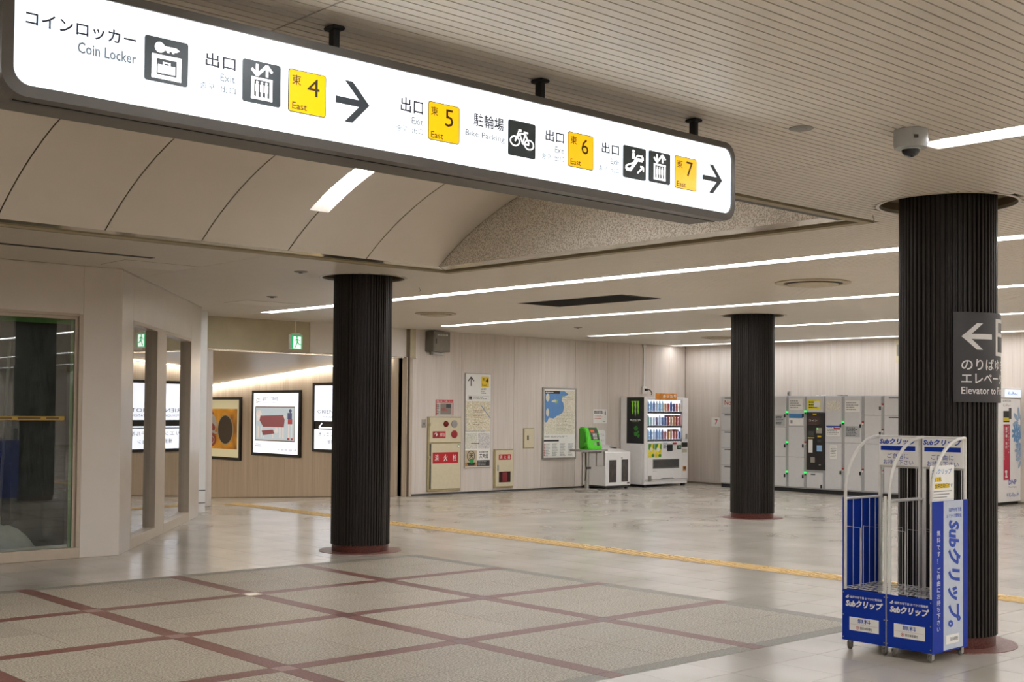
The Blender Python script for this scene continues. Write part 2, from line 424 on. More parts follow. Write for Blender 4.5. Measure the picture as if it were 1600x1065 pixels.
# ---- ceiling
CX1, CY0, CY1 = 8.05, 4.93, 9.86             # coffer outline
mb = MB()
mb.box(-6, CX1, YN, CY0, 2.985, 3.05); mb.box(-6, CX1, CY1, 17.3, 2.985, 3.05); mb.box(CX1, XD+.2, YN, 17.3, 2.985, 3.05)
CEIL = struct('ceiling', mb, M_GAP, 'beige slatted metal ceiling with recessed light strips')
GRIL = (10.89, 11.63, 10.1, 11.9)
PP = .0535; PWD = .0455
rest = MB(); nplank = 0
y = YN
while y < 17.2:
    xs = -6.0
    if y > 12: xs = (A0+AU*((y-A0.y)/AU.y)).x-.1 if y < A1.y else 8.2
    cuts = []
    for sx, ye in STRIPS:
        cuts.append((sx-SW, sx+SW) if y < ye else (sx-.004, sx+.004))
    if CY0-PWD < y < CY1: cuts.append((-9, CX1))
    for cx, cy in PILL:
        dy = min(abs(y-cy), abs(y+PWD-cy))
        if dy < HOLE+.01: h = math.sqrt(max(0, (HOLE+.01)**2-dy*dy)); cuts.append((cx-h, cx+h))
    if GRIL[2]-PWD < y < GRIL[3]: cuts.append((GRIL[0], GRIL[1]))
    cuts.sort(); segs = []; x = xs
    for a, b in cuts:
        if a > x+.03: segs.append((x, a))
        x = max(x, b)
    if XD > x+.03: segs.append((x, XD))
    for a, b in segs:
        ind = (1.2 < y < CY0 and 1 < b < 6.0)
        t = MB() if ind else rest
        z0, z1 = H, H+.014; y1 = y+PWD
        t.poly([(a, y, z0), (a, y1, z0), (b, y1, z0), (b, y, z0)])
        t.poly([(a, y, z0), (b, y, z0), (b, y, z1), (a, y, z1)]); t.poly([(a, y1, z0), (a, y1, z1), (b, y1, z1), (b, y1, z0)])
        t.poly([(a, y, z1), (b, y, z1), (b, y1, z1), (a, y1, z1)])
        t.poly([(a, y, z0), (a, y, z1), (a, y1, z1), (a, y1, z0)]); t.poly([(b, y, z0), (b, y1, z0), (b, y1, z1), (b, y, z1)])
        if ind: part('ceiling_plank', t, M_PLANK, CEIL)
    y += PP
o = part('ceiling_planks_beyond', rest, M_PLANK, CEIL); o['kind'] = 'stuff'
# ---- ceiling light strips
M_LIGHT = emis('strip_light', '#f6f8ff', STRIP)
M_LHOUS = plain('light_housing', '#e8e4da', .4)
LNAMES = ['light strip far behind the viewer', 'second light strip behind the viewer', 'light strip above the hanging sign, out of frame',
          'short near light strip starting beside the dome camera', 'longest nearest light strip running past the front pillar and left pillar',
          'light strip between the dark grille and the middle pillar', 'light strip just in front of the middle pillar top', 'farthest light strip washing the wall above the lockers']
for (sx, ye), nm in zip(STRIPS, LNAMES):
    t = thing('ceiling_light', 'recessed white '+nm if not nm[0] in 'ls' else 'recessed white '+nm, 'light', None, (sx, ye, 2.985))
    h = MB(); h.box(sx-SW, sx-SW+.004, YN, ye, H+.001, 2.984); h.box(sx+SW-.004, sx+SW, YN, ye, H+.001, 2.984); h.box(sx-SW, sx+SW, ye-.004, ye, H+.001, 2.984)
    part('housing', h, M_LHOUS, t)
    d = MB(); d.box(sx-SW+.005, sx+SW-.005, YN, ye-(.08 if sx < 6.5 else .005), 2.932, 2.937); part('diffuser', d, M_LIGHT if 3 < sx < 20 else emis('strip_light_near', '#f6f8ff', STRIP*.82) if sx < 3 else emis('strip_light_far', '#f6f8ff', STRIP*.53), t)

# ---- coffer and vault
def ring(mb, x1a, y0a, y1a, x1b, y0b, y1b, za, zb, xm=-6):
    """flat band between two rectangles open to the left"""
    A = [(xm, y0a, za), (x1a, y0a, za), (x1a, y1a, za), (xm, y1a, za)]; B = [(xm, y0b, zb), (x1b, y0b, zb), (x1b, y1b, zb), (xm, y1b, zb)]
    for i in range(3): mb.poly([A[i], A[i+1], B[i+1], B[i]])
CIX, CIY0, CIY1 = 7.78, 5.17, 9.70
YM = (CIY0+CIY1)/2; RH = (CIY1-CIY0)/2; VZ0 = 2.945; VAP = 3.665
VR = (RH*RH+(VAP-VZ0)**2)/(2*(VAP-VZ0)); VZC = VAP-VR; VA = math.asin(RH/VR)
COF = root_struct('ceiling_vault', Frame((0, 0, 0)), (5, YM, VZ0), 'beige barrel vault recessed into the ceiling')
mb = MB(); ring(mb, CX1, CY0, CY1, CX1-.002, CY0+.002, CY1-.002, H+.02, H-.004)
ring(mb, CX1, CY0, CY1, CX1-.09, CY0+.07, CY1-.05, H-.004, H-.004); ring(mb, CX1-.09, CY0+.07, CY1-.05, CX1-.09, CY0+.07, CY1-.05, H-.004, H+.012)
part('coffer_border', mb, M_TRIM, COF)
mb = MB(); ring(mb, CX1-.09, CY0+.07, CY1-.05, CIX, CIY0, CIY1, H+.012, VZ0)
part('polished_border', mb, M_METAL, COF)
mb = MB(); ring(mb, CIX, CIY0, CIY1, CIX+.012, CIY0-.012, CIY1+.012, VZ0, VZ0+.02)
mb.box(-6, CX1, CY0-.02, CIY0-.03, 2.93, 2.99); mb.box(-6, CX1, CIY1+.03, CY1+.02, 2.955, 2.99); mb.box(CIX+.03, CX1+.02, CY0, CY1, 2.955, 2.99)
part('border_joint', mb, M_DARK, COF)
def arc(a, r=VR): return YM+r*math.sin(a), VZC+r*math.cos(a)
JX = [7.755-.868*k for k in range(17)]
SLOTS = {2: 0, 6: 1, 10: 2, 14: 3}                # joints that carry a lamp slot
SA = math.asin((9.2-YM)/VR)
def vpanel(xa, xb, ca, cb):
    """one curved panel; ca / cb say whether that edge is cut back for a lamp slot"""
    mb = MB(); n = 28; rows = []
    A = sorted(set([-VA+2*VA*i/n for i in range(n+1)]+[-SA, -SA-1e-4, SA, SA+1e-4]))
    for a in A:
        ins = abs(a) <= SA; yy, zz = arc(a)
        l = xa+(.1 if ca and ins else .005); r = xb-(.1 if cb and ins else .005)
        rows.append((mb.bm.verts.new((l, yy, zz)), mb.bm.verts.new((r, yy, zz))))
    for p, q in zip(rows, rows[1:]): mb.bm.faces.new((p[0], p[1], q[1], q[0]))
    return mb
for k in range(len(JX)-1):
    part('vault_panel', vpanel(JX[k+1], JX[k] if k else CIX, (k+1) in SLOTS, k in SLOTS), M_VAULT, COF, smooth=True)
mb = MB(); rows = []
for i in range(29):
    yy, zz = arc(-VA*1.02+2*VA*1.02*i/28, VR+.12); rows.append((mb.bm.verts.new((-6.2, yy, zz)), mb.bm.verts.new((CIX+.3, yy, zz))))
for p, q in zip(rows, rows[1:]): mb.bm.faces.new((p[0], p[1], q[1], q[0]))
part('vault_backing', mb, plain('joint_brown', '#a8935e', .9), COF)
# gable: speckled plaster
m, t, b, N, L = nt('speckled_plaster'); f = noise(t, posco(t), 85, 2, .7)
L(ramp(t, f, [(.40, col('#a59a88')), (.56, col('#e2dacd'))]), b.inputs['Base Color']); bp = N('ShaderNodeBump'); bp.inputs['Strength'].default_value = .6; bp.inputs['Distance'].default_value = .008
L(f, bp.inputs['Height']); L(bp.outputs[0], b.inputs['Normal']); b.inputs['Roughness'].default_value = .32; b.inputs['Metallic'].default_value = .35
mb = MB(); mb.poly([(CIX, CIY0-.01, VZ0-.002)]+[(CIX,)+arc(-VA+2*VA*i/40) for i in range(41)]+[(CIX, CIY1+.01, VZ0-.002)]); part('gable', mb, m, COF)
VLN = {2: 'curved lamp slot shining in the vault below the hanging sign', 6: 'curved lamp slot in the vault hidden behind the hanging sign',
       10: 'curved lamp slot in the vault near the left end', 14: 'curved lamp slot in the vault beyond the left end'}
for k in SLOTS:
    x = JX[k]; t = thing('vault_light', VLN[k], 'light', None, (x, YM, VAP+.06))
    def strip(x0, x1, r0, r1, a0=-SA, a1=SA):
        mb = MB(); rows = []
        for i in range(25):
            a = a0+(a1-a0)*i/24; p = arc(a, r0); q = arc(a, r1); rows.append((mb.bm.verts.new((x0,)+p), mb.bm.verts.new((x1,)+q)))
        for p, q in zip(rows, rows[1:]): mb.bm.faces.new((p[0], p[1], q[1], q[0]))
        return mb
    s2 = SA-.035
    part('diffuser', strip(x-.095, x+.095, VR+.055, VR+.055, -s2, s2), emis('vault_lamp', '#fbfaff', VAULT), t)
    hb = strip(x-.1, x-.1, VR, VR+.06); part('slot_side', hb, M_LHOUS, t); part('slot_side', strip(x+.1, x+.1, VR, VR+.06), M_LHOUS, t)
    part('slot_top', strip(x-.1, x+.1, VR+.06, VR+.06), M_LHOUS, t)
    for sg in (-1, 1):
        p, q = arc(sg*SA), arc(sg*s2, VR+.06); part('slot_end', MB().poly([(x-.1,)+p, (x+.1,)+p, (x+.1,)+q, (x-.1,)+q]), M_LHOUS, t)

# ---- walls
def panels(parent, F, seams, z0, z1, mat, d=-.012, gap=.003):
    for a, b in zip(seams, seams[1:]):
        mb = MB(); mb.box(a+gap/2, b-gap/2, d, 0, z0, z1, .0015); part('wall_panel', mb, mat, parent)
FC = Frame((0, YC, 0)); FD = Frame((XD, 0, 0), -math.pi/2); FS = Frame((0, YS, 0))
FA = Frame((A0.x, A0.y, 0), math.atan2(AU.y, AU.x)); FP = Frame((13.0, 0, 0), -math.pi/2)
M_BACK = plain('panel_backing', '#8a7e6e', .9)
def wallroot(name, F, x0, x1, label):
    mb = MB(); mb.box(x0, x1, 0, .12, 0, H+.05)
    e = root_struct(name, F, (0, 0, 0), label); part('backing', mb, M_BACK, e); return e
WB = wallroot('wall_back', FC, 13.2, XD, 'back wall of pale wood-grain panels')
sx = [13.22]+[FC.at(p, 640)[0] for p in (720, 770.6, 802, 845, 898, 948, 982, 1017, 1045)]+[XD-.02]
panels(WB, FC, sx, .03, H, M_GRAIN)
mb = MB(); mb.box(13.22, XD-.02, -.004, 0, 0, .03); part('base_gap', mb, M_DARK, WB)
WR = wallroot('wall_right', FD, -YC, -YN, 'right wall of pale wood-grain panels behind the lockers')
panels(WR, FD, [-17.18+.905*k for k in range(46)], .03, H, M_GRAIN)
mb = MB(); mb.box(-6, XD, YN-.1, YN, 0, 3); struct('wall_front', mb, M_STORE, 'plain beige wall behind the viewer')
mb = MB(); mb.box(-6.1, -6, YN, 12, 0, 3); struct('wall_left', mb, M_STORE, 'plain beige wall at the left end of the concourse')

# storefront along the left
WS = root_struct('wall_storefront', FS, (0, 0, 0), 'beige storefront wall with a large dark window')
for nm, q in {'wall_panel': (5.09, 5.5, 0, .12, .0, H), 'wall_header': (-6, 5.09, 0, .12, 2.42, H), 'wall_panel_end': (-6, 2.2, 0, .12, 0, 2.42)}.items():
    mb = MB(); mb.box(*q, .004); part(nm, mb, M_STORE, WS)
mb = MB(); mb.box(2.2, 5.09, .0, .1, 0, .105, .004); part('sill', mb, M_FRAMEB, WS)
mb = MB(); mb.box(5.05, 5.09, -.004, .1, .105, 2.42, .003); mb.box(2.2, 5.05, -.004, .1, 2.40, 2.43, .003); mb.box(5.02, 5.05, .03, .06, .105, 2.40); mb.box(2.2, 5.02, .03, .06, 2.37, 2.40)
part('frame', mb, M_FRAMEB, WS)
mb = MB(); mb.box(2.2, 5.02, .042, .048, .105, 2.37); WIN1 = struct('window_1', MB().box(0, .01, 0, .01, 0, .01), M_GLASS) if False else None
FS_glass = root_struct('window_1', FS, (3.6, .045, .1), 'large dark shop window')
part('pane', mb, glassmat('shop_glass', '#f3f6f3', .03, .008, .9), FS_glass)
mb = MB(); mb.box(4.985, 5.02, .05, .053, .105, 2.37); part('tape', mb, M_GRNT, FS_glass, label='green masking tape along the edge of the glass')
mb = MB(); mb.box(2.2, 4.985, .05, .053, 2.32, 2.37); part('tape', mb, M_GRNT, FS_glass)
mb = MB(); mb.box(2.2, 5.0, .06, .075, .105, .135, .004); part('sheet_hem', mb, M_PAPER, FS_glass, label='white plastic hem along the bottom of the glass')
# shop interior
mb = MB(); mb.box(-1, 5.4, 14.6, 14.7, 0, 2.9); mb.box(-1.1, -1, 12.1, 14.7, 0, 2.9); mb.box(5.36, 5.4, 12.12, 14.7, 0, 2.9); mb.box(-1, 5.4, 12.12, 14.7, 2.85, 2.9)
struct('wall_shop', mb, plain('shop_gloom', '#2a2521', .8), 'dark bare interior behind the shop window')  # darkness of the unlit shop put into the wall colour
mb = MB(); mb.poly([(-1, 12.05, .003), (5.53, 12.05, .003), (8.2, 15.6, .003), (-1, 15.6, .003)]); struct('floor_shop', mb, plain('shop_floor', '#3a342e', .7))  # floor colour darkened likewise for the unlit interior
# angled storefront
WA = root_struct('wall_angled', FA, (0, 0, 0), 'angled satin storefront wall with two tall windows')
def abox(nm, x0, x1, z0, z1, d0, d1, mat, bev=.003, par=None):
    mb = MB(); mb.box(x0, x1, d0, d1, z0, z1, bev); return part(nm, mb, mat, par or WA)
abox('wall_panel', 0, .49, 0, H, 0, .14, M_SATIN); abox('wall_panel', 3.9, ALEN, 0, H, 0, .14, M_SATIN); abox('wall_header', .49, 3.9, 2.42, H, 0, .14, M_SATIN)
abox('post', 1.76, 2.23, .0, 2.42, 0, .1, M_FRAMEB); abox('sill', .49, 1.76, 0, .115, 0, .1, M_FRAMEB); abox('sill', 2.23, 3.9, 0, .115, 0, .1, M_FRAMEB)
mb = MB(); mb.box(0, ALEN, -.006, .0, H-.02, H); part('top_trim', mb, M_METAL, WA)
for k, (a, b) in enumerate(((.49, 1.76), (2.23, 3.9))):
    e = root_struct('window_%d' % (k+2), FA, ((a+b)/2, .07, .12), 'tall angled shop window, %s of two' % ('nearer', 'farther')[k])
    mb = MB(); mb.box(a, a+.03, .0, .075, .115, 2.42); mb.box(b-.03, b, .0, .075, .115, 2.42); mb.box(a, b, .0, .075, 2.385, 2.42); part('frame', mb, M_FRAMEB, e)
    mb = MB(); mb.box(a+.03, b-.03, .07, .076, .115, 2.385); part('pane', mb, glassmat('angled_glass', '#d8dcd8', .42, .012, 1.0) if 'ag' not in MATS else MATS['ag'], e); MATS.setdefault('ag', e.children[1].data.materials[0])
mb = MB(); mb.box(.02, ALEN, .5, .55, 0, 2.9); o = part('inner_lining', mb, plain('lining_dark', '#4a443c', .8), WA)
# passage: post, header, ramp, sloping ceiling, walls
mb = MB(); mb.box(9.17, 9.33, YC-.06, YC+.15, 0, H, .006); o = struct('trim_1', mb, M_GRAIN, 'narrow wood-grain post at the passage mouth')
mb = MB(); mb.box(8.47, 8.72, 16.2, 16.5, 0, H); mb.box(8.3, 9.17, YC+.02, YC+.08, 0, H); o = struct('wall_white', mb, M_WHITE, 'white metal panel beside the passage post')
for z in (.31, .13): mb = MB(); mb.box(8.47, 8.72, 16.196, 16.2, z, z+.012); part('panel_seam', mb, M_DARK, o)
mb = MB(); mb.box(9.17, 13.22, YC-.1, YC+.1, 2.412, H); hd = struct('wall_header', mb, plain('header_olive', '#b2a688', .6, 0, .07, 3), 'olive beige header above the passage')
x0 = FC.at(484, 520, -.1)[0]
mb = MB(); mb.box(x0, 13.0, YC-.108, YC-.1, 2.42, H); part('header_panel', mb, M_STORE, hd)
mb = MB(); mb.box(9.17, 13.22, YC-.11, YC+.1, 2.395, 2.412); part('header_edge', mb, M_METAL, hd)
RS = .063
rz = lambda y, z: z-RS*max(0, y-17.3)
mb = MB(); mb.poly([(8.5, 17.2, -.002), (13.0, 17.2, -.002), (13.0, 28, rz(28, -.002)), (8.5, 28, rz(28, -.002))]); struct('floor_passage', mb, M_FLOOR, 'floor of the passage ramping down')
cz = lambda y: 2.46-.0705*(y-17.1)
mb = MB(); mb.poly([(8.5, 17.3, cz(17.3)), (13.0, 17.3, cz(17.3)), (13.0, 28, cz(28)), (8.5, 28, cz(28))]); struct('ceiling_passage', mb, plain('passage_ceiling', '#a09788', .35, .3), 'sloping grey ceiling of the passage')
mb = MB()
mb.bm.faces.new([mb.bm.verts.new(p) for p in ((13.02, 17.0, -.0), (13.02, 28, rz(28, 0)), (13.02, 28, 2.9), (13.02, 17.0, 2.9))])
WP = struct('wall_passage', mb, M_BACK, 'passage wall of wood-grain panels carrying lit posters')
for k in range(11):
    ya, yb = 17.06+.98*k, 17.06+.98*(k+1)-.004
    mb = MB(); v = [(13.0, ya, rz(ya, .005)), (13.0, yb, rz(yb, .005)), (13.0, yb, cz(yb)-.02), (13.0, ya, min(cz(ya)-.02, 2.41))]
    a = [mb.bm.verts.new(p) for p in v]; b = [mb.bm.verts.new((13.012, p[1], p[2])) for p in v]; mb.bm.faces.new(a)
    for i in range(4): mb.bm.faces.new((a[i], a[(i+1) % 4], b[(i+1) % 4], b[i]))
    part('wall_panel', mb, M_GRAIN2, WP)
mb = MB(); mb.box(8.4, 8.5, 17.3, 28, -1, 2.5); mb.box(8.4, 13.1, 28, 28.1, -1, 2.6); struct('wall_passage_end', mb, M_GRAIN2)
mb = MB(); mb.box(13.0, 13.22, YC-.012, YC+.1, 0, 2.412, .003); mb.box(12.985, 13.0, YC-.16, YC-.13, 0, 2.41); struct('trim_2', mb, M_FRAMEB, 'beige jamb between passage and back wall')
e = thing('cove_light', 'cove light strip along the top of the sloping passage wall', 'light', None, (12.95, 17.4, 2.4))
e2 = thing('cove_light', 'added unseen fill lamps along the left side of the passage', 'light', None, (8.67, 17.4, 2.4))  # unseen lamps added to brighten the passage wall opposite
for k in range(9):
    ya, yb = 17.5+1.15*k, 17.5+1.15*k+1.1
    mb = MB(); mb.poly([(8.52, ya, cz(ya)-.012), (8.82, ya, cz(ya)-.012), (8.82, yb, cz(yb)-.012), (8.52, yb, cz(yb)-.012)]); part('lamp', mb, emis('fill_left', '#fff6e8', COVE*1.1), e2)
    mb = MB(); mb.poly([(12.88, ya, cz(ya)-.012), (12.985, ya, cz(ya)-.012), (12.985, yb, cz(yb)-.012), (12.88, yb, cz(yb)-.012)]); part('lamp', mb, emis('cove', '#fff6e8', COVE), e)

# =================================================================== THINGS
# ---- pillars with fluted cladding
M_FLUTE = plain('fluted_brown', '#231e1a', .45, .1, .08, 20, spec=.3)
PLN = ['dark fluted round pillar standing left, beside the granite field corner', 'smaller-looking dark fluted pillar standing in front of the lockers', 'nearest and largest dark fluted pillar, behind the blue leaflet racks']
def flute_panel(a0, a1, z0, z1, ribs):
    mb = MB(); pts = []
    da = (a1-a0)/ribs; fl = R_(.6)
    pts.append((a0+R_(.35), PR-.012)); pts.append((a0+R_(.4), PR-.002))
    for k in range(ribs):
        b = a0+da*k
        if k in (0, ribs-1):
            if k == 0: pts += [(b+da*.1, PR-.001), (b+da*.85, PR-.001)]
            else: pts += [(b+da*.1, PR-.012), (b+da*.18, PR-.001), (b+da*.93, PR-.001), (b+da*.96, PR-.012)]
            continue
        dp = .012+.003*((k*7) % 3)
        pts += [(b+da*.05, PR-dp), (b+da*.30, PR-dp), (b+da*.42, PR-.001), (b+da*.78, PR), (b+da*.92, PR-.003)]
    lo = [mb.bm.verts.new((r*math.cos(a), r*math.sin(a), z0)) for a, r in pts]; hi = [mb.bm.verts.new((r*math.cos(a), r*math.sin(a), z1)) for a, r in pts]
    for i in range(len(pts)-1): mb.bm.faces.new((lo[i], lo[i+1], hi[i+1], hi[i]))
    li = [mb.bm.verts.new(((PR-.02)*math.cos(a), (PR-.02)*math.sin(a), z0)) for a, r in pts]
    for i in range(len(pts)-1): mb.bm.faces.new((lo[i], li[i], li[i+1], lo[i+1]))
    return mb
pill_mesh = None
for (cx, cy), nm in zip(PILL, PLN):
    t = thing('pillar', nm, 'pillar', None, (cx, cy, 0), 'dark fluted pillars'); del t['group']
    OFF[t.name] = (0, 0, 0)
    if pill_mesh is None:
        for k in range(4): part('cladding_panel', flute_panel(R_(20+90*k), R_(110+90*k), .075, H+.07, 15), M_FLUTE, t)
        part('core', MB().lathe([(PR-.022, .06), (PR-.022, H+.07)], seg=40), M_BLACK, t)
        part('plinth', MB().lathe([(PR-.012, -.0), (PR-.012, .085)], seg=48), M_DRED, t, smooth=True)
        part('floor_ring', MB().lathe([(PR-.02, .004), (.434, .004), (.436, .0)], seg=56), M_RED, t, smooth=True)
        part('ceiling_collar', MB().lathe([(HOLE+.022, H+.002), (HOLE+.022, H-.004), (HOLE, H-.004), (HOLE, H+.02)], seg=64), plain('collar', '#c8c0b0', .3, .3), t, smooth=True)
        part('recess_lining', MB().lathe([(HOLE+.001, H+.0), (HOLE+.001, H+.07), (PR-.03, H+.07)], seg=48), plain('recess_brown', '#83735a', .6), t, smooth=True)
        pill_mesh = list(t.children)
    else:
        for c in pill_mesh:
            d = c.copy(); COL.objects.link(d); d.parent = t

# ---- hanging lit sign
FSG = Frame((0, 3.682, 0)); SGD = .228
sx0 = FSG.at(3, 60)[0]; sx1 = FSG.at(1148.5, 300)[0]; sz0 = FSG.at(780, 280)[1]; sz1 = FSG.at(780, 137)[1]
SIGN = thing('hanging_sign', 'long backlit white wayfinding sign hanging from the ceiling with yellow exit plates', 'sign', FSG, ((sx0+sx1)/2, SGD/2, sz0))
M_SGF = plain('sign_frame', '#5d5954', .35, .3); M_SGB = plain('sign_body', '#6b665e', .5, .2)
mb = MB(); mb.prism(rrect(sx0+.012, sx1-.012, sz0, sz1, .06), .03, SGD); part('housing', mb, M_SGB, SIGN)
mb = MB(); o_ = rrect(sx0, sx1, sz0-.004, sz1+.004, .075, 8); i_ = rrect(sx0+.034, sx1-.03, sz0+.03, sz1-.026, .052, 8)
for A, B, ya, yb in ((o_, o_, .05, .0), (o_, i_, .0, -.004), (i_, i_, -.004, .008)):
    va = [mb.bm.verts.new((x, ya, z)) for x, z in A]; vb = [mb.bm.verts.new((x, yb, z)) for x, z in B]
    for k in range(len(A)): mb.bm.faces.new((va[k], vb[k], vb[(k+1) % len(A)], va[(k+1) % len(A)]))
part('frame', mb, M_SGF, SIGN)
mb = MB(); mb.box(sx0+.06, sx1-.06, .075, .095, sz0-.003, sz0+.004); part('underside_rail', mb, M_DKMET, SIGN)
m, t, b, N, L = nt('backlit_acrylic'); f = noise(t, posco(t, (1, 1, 1.5)), 2.0, 2)
L(ramp(t, f, [(.3, col('#dcebf6')), (.6, col('#f4f9ff'))]), b.inputs['Emission Color']); b.inputs['Emission Strength'].default_value = SIGNL; b.inputs['Base Color'].default_value = (.5, .5, .5, 1); b.inputs['Roughness'].default_value = .25
mb = MB(); mb.prism(rrect(sx0+.03, sx1-.026, sz0+.026, sz1-.022, .055, 8), .004, .03); FACE = part('face_panel', mb, m, SIGN)
for p in (1.5, 2.54, 3.585, 4.603):
    mb = MB(); mb.box(p-.013, p+.013, SGD/2-.02, SGD/2+.02, sz1-.01, H-.008, .004); q = part('hanger', mb, M_BLACK, SIGN)
    mb = MB(); mb.box(p-.028, p+.028, SGD/2-.035, SGD/2+.035, H-.016, H-.001, .006); part('hanger_plate', mb, M_BLACK, q)
D0, D1 = .0025, .0015
M_PICT = plain('pictogram_slate', '#3a4549', .4); M_SYEL = emis('backlit_yellow', '#ffc800', .82); M_PWH = emis('backlit_white', '#ffffff', 1.2)
M_TXD = plain('sign_text', '#2c2a3c', .5); M_TXWASH = emis('sign_text_glare', '#87939b', .35); M_ARW = plain('sign_arrow', '#3a4045', .5)  # pale text: dark print with the panel's glare painted in as grey
def S(body, *a, mat=None, **k):
    k['bold'] = k.get('bold', 0)+.009
    return ptext(FSG, body, *a, mat or M_TXD, FACE, d=D0, **k)
def plate(xl, yt, yb, xr, yr, mat, name='plate', rim=None):
    x0, zt = FSG.at(xl, yt); _, zb = FSG.at(xl, yb); x1, _ = FSG.at(xr, yr)
    if rim:
        mb = MB(); mb.prism(rrect(x0-.003, x1+.003, zb-.003, zt+.003, .011), .0029, .004); part('plate_rim', mb, rim, FACE)
    mb = MB(); mb.prism(rrect(x0, x1, zb, zt, .009), .0021, .004); part(name, mb, mat, FACE); return x0, x1, zb, zt
def sym(parent, polys, box, y, mat, name='symbol', split=False):
    """outlines in unit-square coordinates, as one printed symbol"""
    if split: return [sym(parent, [p], box, y, mat, name) for p in polys]
    x0, x1, z0, z1 = box; mb = MB()
    for p in polys: mb.poly([(x0+(x1-x0)*a, y, z0+(z1-z0)*b) for a, b in p])
    return part(name, mb, mat, parent)
def R4(a, b, c, d): return [(a, c), (b, c), (b, d), (a, d)]
def ell(cx, cy, rx, ry, n=16): return [(cx+rx*math.cos(2*math.pi*k/n), cy+ry*math.sin(2*math.pi*k/n)) for k in range(n)]
def ann(cx, cy, r, w, n=20, asp=1):
    out = []
    for k in range(n):
        a, b = 2*math.pi*k/n, 2*math.pi*(k+1)/n
        out.append([(cx+(r-w)*math.cos(a), cy+(r-w)*math.sin(a)*asp), (cx+r*math.cos(a), cy+r*math.sin(a)*asp), (cx+r*math.cos(b), cy+r*math.sin(b)*asp), (cx+(r-w)*math.cos(b), cy+(r-w)*math.sin(b)*asp)])
    return out
def seg(p, q, w):
    d = Vector((q[0]-p[0], q[1]-p[1])); n_ = Vector((-d.y, d.x)).normalized()*w/2
    return [(p[0]+n_.x, p[1]+n_.y), (p[0]-n_.x, p[1]-n_.y), (q[0]-n_.x, q[1]-n_.y), (q[0]+n_.x, q[1]+n_.y)]
def arrow_up(cx, y0, y1, w, hw): return [seg((cx, y0), (cx, y1-.02), w), seg((cx, y1), (cx-hw, y1-hw*1.05), w), seg((cx, y1), (cx+hw, y1-hw*1.05), w)]
ELEV = [R4(.22, .78, .1, .165), R4(.22, .78, .56, .62), R4(.22, .3, .1, .62), R4(.70, .78, .1, .62)]
for k in range(3): ELEV += [ell(.38+.12*k, .5, .035, .035, 10), R4(.335+.12*k, .425+.12*k, .28, .46), R4(.35+.12*k, .41+.12*k, .165, .29)]
ELEV += arrow_up(.63, .66, .93, .07, .14) + [[(x, 1.59-y) for x, y in p] for p in arrow_up(.37, .66, .93, .07, .14)]
LOCK = [R4(.16, .84, .08, .17), R4(.16, .84, .53, .62), R4(.16, .27, .08, .62), R4(.73, .84, .08, .62), R4(.30, .70, .21, .40), R4(.41, .59, .44, .47), R4(.41, .45, .40, .46), R4(.55, .59, .40, .46),
        ell(.34, .78, .12, .12), R4(.4, .72, .73, .83), [(.72, .83), (.80, .78), (.72, .73)], R4(.5, .56, .69, .74), R4(.62, .67, .69, .74)]
BIKE = ann(.24, .42, .19, .05, asp=.8)+ann(.76, .38, .19, .05, asp=.8)+[seg((.24, .42), (.42, .66), .05), seg((.42, .66), (.62, .66), .05), seg((.24, .42), (.38, .72), .04), seg((.36, .74), (.48, .74), .06), seg((.62, .66), (.76, .40), .05), seg((.62, .66), (.52, .38), .05), seg((.52, .38), (.42, .62), .05), seg((.52, .38), (.76, .38), .05), seg((.56, .71), (.72, .71), .05)]
ESC = [seg((.12, .27), (.32, .27), .10), seg((.30, .25), (.62, .62), .10), seg((.62, .62), (.84, .62), .10), seg((.12, .27), (.14, .38), .08), seg((.86, .62), (.84, .74), .08), seg((.84, .75), (.62, .75), .05), seg((.62, .75), (.44, .5), .05), seg((.44, .5), (.14, .38), .05),
       ell(.44, .86, .06, .05), R4(.38, .5, .62, .8), seg((.62, .2), (.88, .42), .06), seg((.88, .42), (.74, .42), .06), seg((.88, .42), (.88, .27), .06)]
S('コインロッカー', 41, 15, 38, 214, 62, bold=.006); S('Coin Locker', 122, 64, 82, 214, 88, mat=M_TXWASH, bold=.012)
for a, sy in (((227, 53, 123.5, 295, 70), LOCK), ((380, 90, 157, 439.5, 104), ELEV), ((795, 185.5, 241, 837.5, 195), BIKE), ((974.5, 225.5, 276, 1010, 233), ESC), ((1014.5, 234, 283, 1048, 241), ELEV)):
    bx = plate(*a, M_PICT, 'pictogram_plate'); sym(FACE, sy, bx, .0016, M_PWH)
for xs in ((322, 80, 102, 369, 88), (627, 150, 173, 662, 158), (853, 201, 219, 882, 208), (941, 221, 238, 968, 228)): S('出口', *xs, bold=.004)
for xs in ((345, 114, 126, 368, 119), (644, 182, 193, 662, 186), (868, 228, 238, 882, 231), (955, 247, 256, 968, 250)): S('Exit', *xs, mat=M_TXWASH)
for xs in ((313, 126, 137, 369, 138), (620, 193, 203, 662, 203), (847, 238, 247, 882, 245), (936, 257, 265, 968, 264)): S('출구  出口', *xs, mat=M_TXWASH)
